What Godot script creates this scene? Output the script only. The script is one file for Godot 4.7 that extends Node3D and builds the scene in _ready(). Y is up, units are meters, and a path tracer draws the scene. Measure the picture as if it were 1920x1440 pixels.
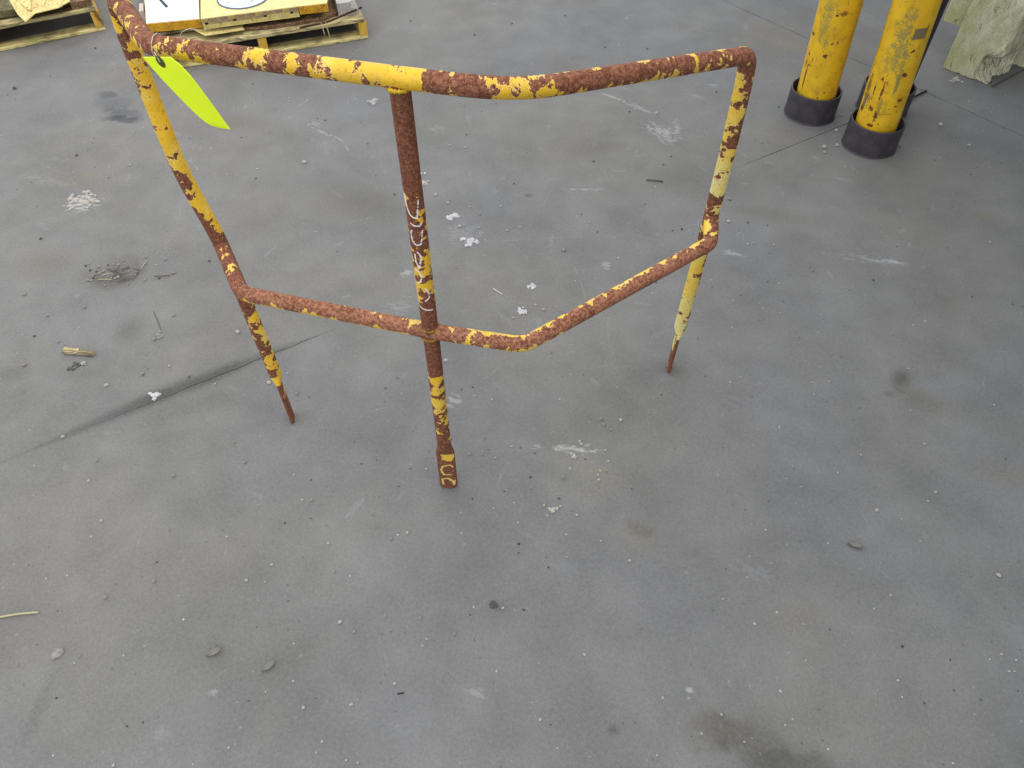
extends Node3D

const TUBE := 0.0157          # radius of the guard's pipe, metres
const X0 := -2.9              # the slabs that are painted in detail
const X1 := 2.9
const Z0 := -4.7
const Z1 := 0.1
const GW := 2048
const GH := 1696

var rng := RandomNumberGenerator.new()
var taken := {}
var lum := PackedFloat32Array()
var warm := PackedFloat32Array()
var mottle: Image
var srgb := PackedByteArray()
var M := {}


func _ready():
	rng.seed = 7
	var cam := Camera3D.new()
	cam.name = "camera"
	cam.position = Vector3(0, 1.6, 0)
	cam.rotation_degrees = Vector3(-49.4, 0, 0)
	cam.fov = rad_to_deg(2.0 * atan(720.0 / 1450.0))
	cam.near = 0.05
	cam.far = 400.0
	add_child(cam)
	var sky_m := ProceduralSkyMaterial.new()
	sky_m.sky_top_color = Color(0.84, 0.85, 0.87)
	sky_m.sky_horizon_color = Color(0.80, 0.81, 0.82)
	sky_m.ground_horizon_color = Color(0.45, 0.45, 0.45)
	sky_m.ground_bottom_color = Color(0.35, 0.35, 0.35)
	sky_m.sky_curve = 0.2
	sky_m.sky_energy_multiplier = 1.3
	var sky := Sky.new()
	sky.sky_material = sky_m
	var env := Environment.new()
	env.background_mode = Environment.BG_SKY
	env.sky = sky
	env.tonemap_mode = Environment.TONE_MAPPER_LINEAR
	env.tonemap_exposure = 1.38
	env.sdfgi_enabled = true
	env.ssao_enabled = true
	env.ssil_enabled = true
	var we := WorldEnvironment.new()
	we.name = "environment"
	we.environment = env
	add_child(we)
	var sun := DirectionalLight3D.new()
	sun.name = "sun"
	sun.light_energy = 0.5
	sun.light_color = Color(1.0, 0.97, 0.93)
	sun.light_angular_distance = 40.0
	sun.shadow_enabled = true
	sun.rotation_degrees = Vector3(-62, 78, 0)
	add_child(sun)

	for i in 1025:
		var c := Color(i / 1024.0, 0, 0).linear_to_srgb()
		srgb.append(int(round(c.r * 255.0)))
	simple_materials()
	ground()
	building()
	guard_rail()
	hang_tag()
	bollards()
	timbers()
	pallets()
	debris()
	pebbles()


# ------------------------------------------------------------------ helpers
func numbered(called: String) -> String:
	if not taken.has(called):
		taken[called] = 0
		return called
	taken[called] += 1
	return "%s_%03d" % [called, taken[called]]


func tag(o: Node3D, label: String, category: String, group := "", kind := "") -> Node3D:
	o.set_meta("label", label)
	if category: o.set_meta("category", category)
	if group: o.set_meta("group", group)
	if kind: o.set_meta("kind", kind)
	return o


func base(called: String, at := Vector3.ZERO, turn := 0.0) -> Node3D:
	var o := Node3D.new()
	o.name = numbered(called)
	add_child(o, true)
	o.position = at
	o.rotation.y = turn
	return o


func obj(called: String, mesh: Mesh, mat: Material, parent: Node3D = null, at := Vector3.ZERO) -> MeshInstance3D:
	var o := MeshInstance3D.new()
	o.name = numbered(called) if parent == null else called
	o.mesh = mesh
	o.material_override = mat
	if parent == null:
		add_child(o, true)
	else:
		var k := 0
		while parent.has_node(NodePath(String(o.name))):
			k += 1
			o.name = "%s_%03d" % [called, k]
		parent.add_child(o, true)
	o.position = at
	return o


func noise(freq: float, oct: int, sd: int, gain := 0.5) -> FastNoiseLite:
	var n := FastNoiseLite.new()
	n.noise_type = FastNoiseLite.TYPE_SIMPLEX_SMOOTH
	n.seed = sd
	n.frequency = freq
	n.fractal_type = FastNoiseLite.FRACTAL_FBM if oct > 1 else FastNoiseLite.FRACTAL_NONE
	n.fractal_octaves = oct
	n.fractal_gain = gain
	return n


func plain(c: Color, rough := 0.8, metal := 0.0) -> StandardMaterial3D:
	var m := StandardMaterial3D.new()
	m.albedo_color = c
	m.roughness = rough
	m.metallic = metal
	m.metallic_specular = 0.4
	return m


func textured(im: Image, rough := 0.85) -> StandardMaterial3D:
	var m := plain(Color.WHITE, rough)
	m.albedo_texture = ImageTexture.create_from_image(im)
	return m


func quad(st: SurfaceTool, p: Array, uv: Array, n: Vector3):
	# corners in order round the face, wound so that it shows clockwise from outside
	var order := [0, 1, 2, 0, 2, 3]
	if (p[1] - p[0]).cross(p[2] - p[0]).dot(n) > 0:
		order = [0, 2, 1, 0, 3, 2]
	for k in order:
		st.set_normal(n)
		st.set_uv(uv[k])
		st.add_vertex(p[k])


func tri(st: SurfaceTool, a: Vector3, b: Vector3, c: Vector3, n: Vector3, ua := Vector2.ZERO, ub := Vector2.ZERO, uc := Vector2.ZERO):
	var flip: bool = (b - a).cross(c - a).dot(n) > 0
	for k in [[a, ua], [c, uc], [b, ub]] if flip else [[a, ua], [b, ub], [c, uc]]:
		st.set_normal(n)
		st.set_uv(k[1])
		st.add_vertex(k[0])


func begin() -> SurfaceTool:
	var st := SurfaceTool.new()
	st.begin(Mesh.PRIMITIVE_TRIANGLES)
	return st


# a bar w x h x l with chamfered long edges, lying along x, its base centre line at y = 0
func bar(l: float, h: float, w: float, ch := 0.002, sd := 0, warp := 0.0) -> ArrayMesh:
	var st := begin()
	var pr := [Vector2(-w / 2 + ch, 0), Vector2(w / 2 - ch, 0), Vector2(w / 2, ch), Vector2(w / 2, h - ch), Vector2(w / 2 - ch, h), Vector2(-w / 2 + ch, h), Vector2(-w / 2, h - ch), Vector2(-w / 2, ch)]
	var r := RandomNumberGenerator.new()
	r.seed = sd + 11
	var u0 := r.randf() * 3.0
	var v0 := r.randf() * 3.0
	var secs := 6 if warp > 0.0 else 1
	var off := []
	for i in secs + 1:
		off.append([Vector2(r.randf_range(-1, 1), r.randf_range(-1, 1)) * warp, r.randf_range(0.98, 1.0)])
	for i in secs:
		var xa := l * i / secs
		var xb := l * (i + 1) / secs
		var per := 0.0
		for k in 8:
			var a0: Vector2 = pr[k] * (off[i][1] if warp > 0.0 else 1.0) + off[i][0]
			var a1: Vector2 = pr[(k + 1) % 8] * (off[i][1] if warp > 0.0 else 1.0) + off[i][0]
			var b0: Vector2 = pr[k] * (off[i + 1][1] if warp > 0.0 else 1.0) + off[i + 1][0]
			var b1: Vector2 = pr[(k + 1) % 8] * (off[i + 1][1] if warp > 0.0 else 1.0) + off[i + 1][0]
			var e: Vector2 = (pr[(k + 1) % 8] - pr[k])
			var n := Vector3(0, -e.x, e.y).normalized()
			var le := e.length()
			quad(st, [Vector3(xa, a0.y, a0.x), Vector3(xb, b0.y, b0.x), Vector3(xb, b1.y, b1.x), Vector3(xa, a1.y, a1.x)],
				[Vector2(u0 + per, v0 + xa), Vector2(u0 + per, v0 + xb), Vector2(u0 + per + le, v0 + xb), Vector2(u0 + per + le, v0 + xa)], n)
			per += le
	for side in 2:
		var x := l if side else 0.0
		var o: Vector2 = off[secs if side else 0][0]
		var k1: float = (off[secs if side else 0][1] if warp > 0.0 else 1.0)
		for k in range(1, 7):
			var q := []
			for j in [0, k, k + 1]:
				q.append(pr[j] * k1 + o)
			tri(st, Vector3(x, q[0].y, q[0].x), Vector3(x, q[1].y, q[1].x), Vector3(x, q[2].y, q[2].x), Vector3(1 if side else -1, 0, 0), Vector2(u0, v0) + q[0] * 0.3, Vector2(u0, v0) + q[1] * 0.3, Vector2(u0, v0) + q[2] * 0.3)
	return st.commit()


# a plate cut to an outline (x, z), from height a to b, its upper rim bevelled
func plate(outline: Array, a: float, b: float, bev := 0.0015) -> ArrayMesh:
	var st := begin()
	var p := PackedVector2Array(outline)
	if Geometry2D.is_polygon_clockwise(p):
		p.reverse()
	var n := p.size()
	var inn := PackedVector2Array()
	for i in n:
		var e0 := (p[i] - p[(i + n - 1) % n]).normalized()
		var e1 := (p[(i + 1) % n] - p[i]).normalized()
		var bis := Vector2(-e0.y - e1.y, e0.x + e1.x)
		bis = bis.normalized() / maxf(0.5, bis.length() / 2.0)
		inn.append(p[i] + bis * bev)
	if Geometry2D.is_polygon_clockwise(p) == false and absf(area(inn)) > absf(area(p)):
		for i in n:
			inn[i] = p[i] * 2.0 - inn[i]
	var mid := Vector2.ZERO
	for q in p: mid += q / n
	var idx := Geometry2D.triangulate_polygon(inn)
	for i in range(0, idx.size(), 3):
		var v := [inn[idx[i]], inn[idx[i + 1]], inn[idx[i + 2]]]
		tri(st, Vector3(v[0].x, b, v[0].y), Vector3(v[1].x, b, v[1].y), Vector3(v[2].x, b, v[2].y), Vector3.UP, v[0], v[1], v[2])
		tri(st, Vector3(v[0].x, a, v[0].y), Vector3(v[1].x, a, v[1].y), Vector3(v[2].x, a, v[2].y), Vector3.DOWN, v[0], v[1], v[2])
	var per := 0.0
	for i in n:
		var j := (i + 1) % n
		var e := p[j] - p[i]
		var out := Vector2(e.y, -e.x).normalized()
		if Geometry2D.is_point_in_polygon((p[i] + p[j]) / 2 + out * 0.0005, p): out = -out
		var nn := Vector3(out.x, 0, out.y)
		var le := e.length()
		var lo := [Vector3(p[i].x, a, p[i].y), Vector3(p[j].x, a, p[j].y), Vector3(p[j].x, b - bev, p[j].y), Vector3(p[i].x, b - bev, p[i].y)]
		quad(st, lo, [Vector2(per, 0), Vector2(per + le, 0), Vector2(per + le, b - a), Vector2(per, b - a)], nn)
		quad(st, [lo[3], lo[2], Vector3(inn[j].x, b, inn[j].y), Vector3(inn[i].x, b, inn[i].y)], [Vector2(per, 0), Vector2(per + le, 0), Vector2(per + le, bev), Vector2(per, bev)], (nn + Vector3.UP).normalized())
		per += le
	return st.commit()


func area(p: PackedVector2Array) -> float:
	var s := 0.0
	for i in p.size():
		var q := p[(i + 1) % p.size()]
		s += p[i].x * q.y - p[i].y * q.x
	return s / 2.0


# corners rounded with the given radii, sampled about every 4 mm
func fillet(corner: Array, radius: Array) -> PackedVector3Array:
	var out := PackedVector3Array()
	var keys := [corner[0]]
	for i in range(1, corner.size() - 1):
		var a: Vector3 = (corner[i - 1] - corner[i]).normalized()
		var b: Vector3 = (corner[i + 1] - corner[i]).normalized()
		var half := a.angle_to(b) / 2.0
		if radius[i] <= 0.0 or half > 1.566:
			keys.append(corner[i])
			continue
		var cut: float = radius[i] / tan(half)
		var centre: Vector3 = corner[i] + (a + b).normalized() * radius[i] / sin(half)
		var p0: Vector3 = corner[i] + a * cut - centre
		var p1: Vector3 = corner[i] + b * cut - centre
		for k in 13:
			keys.append(centre + p0.slerp(p1, k / 12.0))
	keys.append(corner[-1])
	out.append(keys[0])
	for i in range(1, keys.size()):
		var d: float = keys[i - 1].distance_to(keys[i])
		var c := maxi(1, int(d / 0.006))
		for k in c:
			out.append(keys[i - 1].lerp(keys[i], (k + 1.0) / c))
	return out


func smooth(p: PackedVector3Array, times: int) -> PackedVector3Array:
	for t in times:
		var q := p.duplicate()
		for i in range(1, p.size() - 1):
			q[i] = (p[i - 1] + p[i] * 2.0 + p[i + 1]) / 4.0
		p = q
	return p


# frames along a path: tangent, the side that faces the yard's near edge, and the third axis
func frames(p: PackedVector3Array) -> Array:
	var ref := Vector3(0, 0.55, 0.835).normalized()
	var f := []
	var s := 0.0
	for i in p.size():
		var t := (p[mini(i + 1, p.size() - 1)] - p[maxi(i - 1, 0)]).normalized()
		var n := (ref - t * ref.dot(t)).normalized()
		if i > 0: s += p[i].distance_to(p[i - 1])
		f.append([p[i], n, t.cross(n), s, t])
	return f


func skin(f: Array, from: int, to: int, r: float, length: float, shape: Callable, sides := 32, cap_a := false, cap_b := false) -> ArrayMesh:
	var st := begin()
	var pos := []
	for i in range(from, to + 1):
		var ring := []
		for k in sides + 1:
			var th := TAU * k / sides - PI
			var c: Vector2 = shape.call(f[i][3], th, r)
			ring.append(f[i][0] + f[i][1] * c.x + f[i][2] * c.y)
		pos.append(ring)
	var rows := to - from
	for i in rows + 1:
		var ia := maxi(i - 1, 0)
		var ib := mini(i + 1, rows)
		for k in sides + 1:
			var ka := (k + sides - 1) % sides
			var kb := (k + 1) % sides
			var n: Vector3 = (pos[ib][k] - pos[ia][k]).cross(pos[i][kb] - pos[i][ka]).normalized()
			if n.dot(pos[i][k] - f[from + i][0]) < 0: n = -n
			st.set_normal(n)
			st.set_uv(Vector2(float(k) / sides, f[from + i][3] / length))
			st.add_vertex(pos[i][k])
	for i in rows:
		for k in sides:
			var a := i * (sides + 1) + k
			var b := a + sides + 1
			for q in [a, b, a + 1, a + 1, b, b + 1]: st.add_index(q)
	var count := (rows + 1) * (sides + 1)
	for side in 2:
		if not (cap_b if side else cap_a): continue
		var i := rows if side else 0
		var n: Vector3 = f[from + i][4] * (1.0 if side else -1.0)
		st.set_normal(n)
		st.set_uv(Vector2(0.5, f[from + i][3] / length))
		st.add_vertex(f[from + i][0] + n * 0.001)
		var first := count
		count += 1
		for k in sides + 1:
			st.set_normal(n)
			st.set_uv(Vector2(float(k) / sides, f[from + i][3] / length))
			st.add_vertex(pos[i][k])
			count += 1
		for k in sides:
			for q in ([first, first + 2 + k, first + 1 + k] if side else [first, first + 1 + k, first + 2 + k]): st.add_index(q)
	return st.commit()


func round_shape(_s: float, th: float, r: float) -> Vector2:
	return Vector2(cos(th), sin(th)) * r


func table(rows: Array, s: float, col: int) -> float:
	for i in range(1, rows.size()):
		if s < rows[i][0]:
			var k := clampf((s - rows[i - 1][0]) / maxf(1e-5, rows[i][0] - rows[i - 1][0]), 0, 1)
			return lerpf(rows[i - 1][col], rows[i][col], k)
	return rows[-1][col]


# flaking yellow paint on rusted pipe: cover = rows of [distance, rust at the back, at a quarter turn, at the front, at three quarters], 0..1
func flaking(f: Array, r: float, length: float, cover: Array, pale: Array, strokes: Array, pink := 0.0) -> StandardMaterial3D:
	var w := 144
	var h := int(clampf(length / 0.0008, 200, 2048))
	var rgb := PackedByteArray(); rgb.resize(w * h * 3)
	var hgt := PackedByteArray(); hgt.resize(w * h)
	var rgh := PackedByteArray(); rgh.resize(w * h)
	var n1 := noise(24.0, 5, 3, 0.60)
	var n2 := noise(110.0, 3, 5, 0.6)
	var n3 := noise(420.0, 2, 8)
	var n4 := noise(14.0, 2, 12)
	var cs := PackedFloat32Array(); var sn := PackedFloat32Array()
	for k in w:
		cs.append(cos(TAU * k / w - PI)); sn.append(sin(TAU * k / w - PI))
	var at := 0
	for y in h:
		var s := length * y / h
		while at < f.size() - 2 and f[at + 1][3] < s: at += 1
		var q := clampf((s - f[at][3]) / maxf(1e-6, f[at + 1][3] - f[at][3]), 0, 1)
		var c: Vector3 = f[at][0].lerp(f[at + 1][0], q)
		var n: Vector3 = f[at][1].lerp(f[at + 1][1], q)
		var b: Vector3 = f[at][2].lerp(f[at + 1][2], q)
		var cv := [table(cover, s, 1), table(cover, s, 2), table(cover, s, 3), table(cover, s, 4)]
		var pl := table(pale, s, 1)
		var bloom := pink * smoothstep(0.06, 0.24, s) * smoothstep(0.0, 0.12, length - s)
		for k in w:
			var u := 4.0 * k / w
			var ui := int(u) % 4
			var uf := u - int(u)
			uf = uf * uf * (3.0 - 2.0 * uf)
			var co: float = clampf(lerpf(cv[ui], cv[(ui + 1) % 4], uf), 0.003, 0.997)
			var p := c + (n * cs[k] + b * sn[k]) * r
			var f2 := n2.get_noise_3dv(p)
			var f3 := n3.get_noise_3dv(p)
			var v := n1.get_noise_3dv(c * 1.15 + (n * cs[k] + b * sn[k]) * r * 0.9) * 0.92 + n2.get_noise_3dv(c * 0.9 + (n * cs[k] + b * sn[k]) * r * 0.35 + Vector3(5, 0, 0)) * 0.14 + f2 * 0.17 + f3 * 0.09 - 0.175 * log(co / (1.0 - co))
			var col: Vector3
			var i := y * w + k
			if v > 0.0:
				var g := n4.get_noise_3dv(p)
				col = Vector3(0.91, 0.735, 0.18).lerp(Vector3(0.84, 0.665, 0.15), clampf(0.5 + g, 0, 1))
				col = col.lerp(Vector3(0.92, 0.80, 0.36), clampf(g * 1.3 + f2 * 0.4, 0, 0.75))
				col = col.lerp(Vector3(0.86, 0.83, 0.58), clampf(pl + g * 0.25, 0, 1) if pl > 0.02 else 0.0)
				var dirt := clampf((f2 - 0.18) * 3.0, 0, 1) * 0.35
				col = col.lerp(Vector3(0.52, 0.38, 0.14), dirt)
				if v < 0.06 + f3 * 0.07 + f2 * 0.07:
					col = col.lerp(Vector3(0.93, 0.78, 0.50), 0.8)      # chipped rim of old primer
				hgt[i] = 205 if v > 0.03 else 225
				rgh[i] = 125
			else:
				var m := clampf(0.42 + f2 * 0.8 + f3 * 0.55 + bloom * (0.35 + n4.get_noise_3dv(p) * 0.5), 0, 1)
				col = Vector3(0.35, 0.19, 0.12).lerp(Vector3(0.56, 0.365, 0.275), m).lerp(Vector3(0.67, 0.48, 0.39), bloom * clampf(f2 * 1.5 + 0.3, 0, 1) * 0.7)
				if f3 > 0.40 - bloom * 0.1: col = col.lerp(Vector3(0.72, 0.54, 0.40), 0.6)
				if v > -0.035: col *= 0.72
				hgt[i] = int(90 + 70 * m)
				rgh[i] = 225
			for z in 3:
				rgb[i * 3 + z] = int(clampf(col[z], 0, 1) * 255.0)
	var im := Image.create_from_data(w, h, false, Image.FORMAT_RGB8, rgb)
	for k in strokes:
		# k = [colour, width in metres, points of (share of the turn, distance)]
		var pts: Array = k[2]
		for j in range(1, pts.size()):
			var steps := int(maxf(absf(pts[j].x - pts[j - 1].x) * w, absf(pts[j].y - pts[j - 1].y) / length * h) * 2.0) + 2
			for t in steps + 1:
				var q2: Vector2 = pts[j - 1].lerp(pts[j], float(t) / steps)
				if n2.get_noise_2d(q2.x * 0.3, q2.y) + n3.get_noise_2d(q2.x * 0.3, q2.y) * 0.6 < -0.12: continue
				var cx := q2.x * w
				var cy := q2.y / length * h
				var rx: float = k[1] / (TAU * r) * w * 0.5 * (1.0 + 0.5 * n2.get_noise_2d(q2.y * 2.0, q2.x))
				var ry: float = k[1] / length * h * 0.5
				for yy in range(int(cy - ry), int(cy + ry) + 1):
					for xx in range(int(cx - rx), int(cx + rx) + 1):
						if xx < 0 or yy < 0 or xx >= w or yy >= h: continue
						if pow((xx - cx) / maxf(rx, 0.5), 2) + pow((yy - cy) / maxf(ry, 0.5), 2) > 1.0: continue
						im.set_pixel(xx, yy, k[0])
	var m := textured(im, 1.0)
	m.roughness_texture = ImageTexture.create_from_image(Image.create_from_data(w, h, false, Image.FORMAT_L8, rgh))
	m.roughness_texture_channel = BaseMaterial3D.TEXTURE_CHANNEL_RED
	m.heightmap_enabled = true
	m.heightmap_scale = 0.05
	m.heightmap_texture = ImageTexture.create_from_image(Image.create_from_data(w, h, false, Image.FORMAT_L8, hgt))
	m.metallic_specular = 0.45
	return m


# wood with long grain; tone a to b, dirt over it
func wood(a: Color, b: Color, dirt: Color, sd: int) -> StandardMaterial3D:
	var w := 256
	var h := 512
	var g1 := noise(1.0, 4, sd)
	var g2 := noise(1.0, 3, sd + 1)
	var im := Image.create(w, h, false, Image.FORMAT_RGB8)
	for y in h:
		for x in w:
			var wob := g2.get_noise_2d(x * 0.01, y * 0.012) * 14.0
			var g := g1.get_noise_2d((x + wob) * 0.16, y * 0.006) * 1.3
			var d := clampf(g2.get_noise_2d(x * 0.02 + 50.0, y * 0.02) * 1.7 + 0.12, 0, 1)
			var c := a.lerp(b, clampf(0.5 + g, 0, 1)).lerp(dirt, d * 0.75)
			if g < -0.42: c = c.darkened(0.35)
			im.set_pixel(x, y, c)
	var m := textured(im, 0.9)
	m.uv1_scale = Vector3(2.6, 1.0, 1.0)
	return m


func speckled(a: Color, b: Color, spot: Color, amount: float, sd: int, scale := 4.0, rough := 0.8) -> StandardMaterial3D:
	var w := 256
	var g1 := noise(0.012, 4, sd)
	var g2 := noise(0.05, 4, sd + 3, 0.6)
	var im := Image.create(w, w, false, Image.FORMAT_RGB8)
	for y in w:
		for x in w:
			var c := a.lerp(b, clampf(0.5 + g1.get_noise_2d(x, y) * 1.4, 0, 1))
			var v := g2.get_noise_2d(x, y) + g1.get_noise_2d(x + 700, y) * 0.5
			if v > amount: c = c.lerp(spot, clampf((v - amount) * 12.0, 0, 1))
			im.set_pixel(x, y, c)
	var m := textured(im, rough)
	m.uv1_triplanar = true
	m.uv1_scale = Vector3.ONE * scale
	return m


func simple_materials():
	M.plank = wood(Color(0.66, 0.61, 0.44), Color(0.78, 0.73, 0.54), Color(0.50, 0.45, 0.34), 21)
	M.plank_grey = wood(Color(0.60, 0.56, 0.44), Color(0.71, 0.66, 0.51), Color(0.34, 0.30, 0.25), 25)
	M.stringer = wood(Color(0.72, 0.56, 0.20), Color(0.82, 0.68, 0.30), Color(0.50, 0.40, 0.2), 31)
	M.board_edge = wood(Color(0.74, 0.69, 0.46), Color(0.85, 0.81, 0.58), Color(0.56, 0.50, 0.36), 35)
	M.tan_steel = speckled(Color(0.75, 0.69, 0.43), Color(0.82, 0.76, 0.50), Color(0.44, 0.33, 0.20), 0.40, 41, 5.0, 0.6)
	M.yellow_steel = speckled(Color(0.80, 0.77, 0.51), Color(0.85, 0.82, 0.58), Color(0.45, 0.35, 0.22), 0.52, 45, 6.0, 0.55)
	M.ochre = speckled(Color(0.80, 0.60, 0.12), Color(0.70, 0.52, 0.12), Color(0.36, 0.22, 0.12), 0.36, 47, 8.0, 0.6)
	M.white_panel = speckled(Color(0.85, 0.88, 0.89), Color(0.80, 0.84, 0.86), Color(0.62, 0.62, 0.60), 0.50, 51, 6.0, 0.5)
	M.worn_steel = speckled(Color(0.56, 0.49, 0.40), Color(0.72, 0.63, 0.38), Color(0.42, 0.31, 0.24), 0.25, 53, 9.0, 0.75)
	M.rust = speckled(Color(0.34, 0.25, 0.19), Color(0.46, 0.35, 0.26), Color(0.66, 0.58, 0.42), 0.30, 55, 7.0, 0.95)
	M.dark_rust = speckled(Color(0.20, 0.15, 0.12), Color(0.30, 0.23, 0.17), Color(0.44, 0.38, 0.28), 0.38, 57, 7.0, 0.95)
	M.olive = speckled(Color(0.42, 0.40, 0.26), Color(0.33, 0.31, 0.22), Color(0.22, 0.17, 0.12), 0.25, 59, 6.0, 0.8)
	M.sleeve = speckled(Color(0.215, 0.20, 0.225), Color(0.27, 0.25, 0.27), Color(0.33, 0.31, 0.32), 0.55, 61, 5.0, 0.5)
	M.dark_post = speckled(Color(0.16, 0.155, 0.18), Color(0.20, 0.19, 0.21), Color(0.30, 0.27, 0.26), 0.45, 63, 6.0, 0.6)
	M.pale_stone = speckled(Color(0.61, 0.60, 0.58), Color(0.72, 0.71, 0.69), Color(0.50, 0.49, 0.47), 0.35, 65, 30.0, 0.95)
	M.mid_stone = speckled(Color(0.50, 0.49, 0.48), Color(0.58, 0.57, 0.55), Color(0.34, 0.33, 0.32), 0.3, 67, 30.0, 0.95)
	M.dark_stone = speckled(Color(0.29, 0.285, 0.28), Color(0.36, 0.35, 0.34), Color(0.45, 0.44, 0.42), 0.4, 69, 30.0, 0.95)
	M.chalk = speckled(Color(0.78, 0.78, 0.80), Color(0.70, 0.70, 0.72), Color(0.62, 0.62, 0.63), 0.35, 71, 25.0, 0.95)
	M.weld_yellow = speckled(Color(0.84, 0.70, 0.14), Color(0.76, 0.62, 0.14), Color(0.35, 0.22, 0.15), 0.3, 93, 30.0, 0.6)
	M.straw = plain(Color(0.68, 0.65, 0.52), 0.9)
	M.wire = plain(Color(0.78, 0.74, 0.68), 0.45, 0.3)
	M.black = plain(Color(0.07, 0.08, 0.08), 0.5)
	M.twig = plain(Color(0.34, 0.31, 0.27), 0.9)


# ------------------------------------------------------------------ ground
func px(x: float, z: float) -> Vector2:
	return Vector2((x - X0) / (X1 - X0) * GW, (z - Z0) / (Z1 - Z0) * GH)


# a soft ragged stain: centre, half axes in metres, turn, change of tone, of warmth, raggedness
func stain(c: Vector2, rx: float, rz: float, turn: float, dl: float, dw: float, rag := 0.5):
	var q := px(c.x, c.y)
	var sx := GW / (X1 - X0)
	var R := int(maxf(rx, rz) * sx * 1.5) + 2
	for y in range(maxi(0, int(q.y) - R), mini(GH, int(q.y) + R)):
		for x in range(maxi(0, int(q.x) - R), mini(GW, int(q.x) + R)):
			var d := Vector2((x - q.x) / sx, (y - q.y) / sx).rotated(-turn)
			var e := sqrt(d.x * d.x / (rx * rx) + d.y * d.y / (rz * rz))
			var k := clampf(1.15 - e + rag * (mottle.get_pixel(x, y).r - 0.5) * 2.2, 0, 1)
			k = k * k * (3 - 2 * k)
			lum[y * GW + x] += dl * k
			warm[y * GW + x] += dw * k


# pale abrasion that catches only the high grain of the concrete
func scuff(c: Vector2, rx: float, rz: float, turn: float, amount: float, sd: int):
	var q := px(c.x, c.y)
	var sx := GW / (X1 - X0)
	var g := noise(0.11, 3, sd, 0.6)
	var R := int(maxf(rx, rz) * sx * 1.3) + 2
	for y in range(maxi(0, int(q.y) - R), mini(GH, int(q.y) + R)):
		for x in range(maxi(0, int(q.x) - R), mini(GW, int(q.x) + R)):
			var d := Vector2((x - q.x) / sx, (y - q.y) / sx).rotated(-turn)
			var e := sqrt(d.x * d.x / (rx * rx) + d.y * d.y / (rz * rz))
			var k := clampf((0.75 - e + g.get_noise_2d((d.x * 0.55) * sx, d.y * sx * 1.6) * 1.3) * 2.0, 0, 1)
			lum[y * GW + x] += amount * k
			warm[y * GW + x] -= 0.02 * k


func scratch(pts: Array, w: float, amount: float, sd: int):
	var sx := GW / (X1 - X0)
	var g := noise(0.09, 2, sd)
	for j in range(1, pts.size()):
		var a := px(pts[j - 1].x, pts[j - 1].y)
		var b := px(pts[j].x, pts[j].y)
		var steps := int(a.distance_to(b)) + 1
		for t in steps:
			var p := a.lerp(b, float(t) / steps)
			var k := clampf(0.55 + g.get_noise_2d(p.x, p.y) * 2.0, 0, 1)
			var rr := maxf(0.6, w * sx / 2.0)
			for y in range(int(p.y - rr - 1), int(p.y + rr + 2)):
				for x in range(int(p.x - rr - 1), int(p.x + rr + 2)):
					if x < 0 or y < 0 or x >= GW or y >= GH: continue
					var d := clampf(rr + 0.5 - Vector2(x, y).distance_to(p), 0, 1)
					var i := y * GW + x
					if amount > 0: lum[i] = maxf(lum[i], minf(lum[i] + 0.4 * amount * k * d, 1.0 + amount * k * d))
					else: lum[i] += amount * k * d * 0.5


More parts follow.
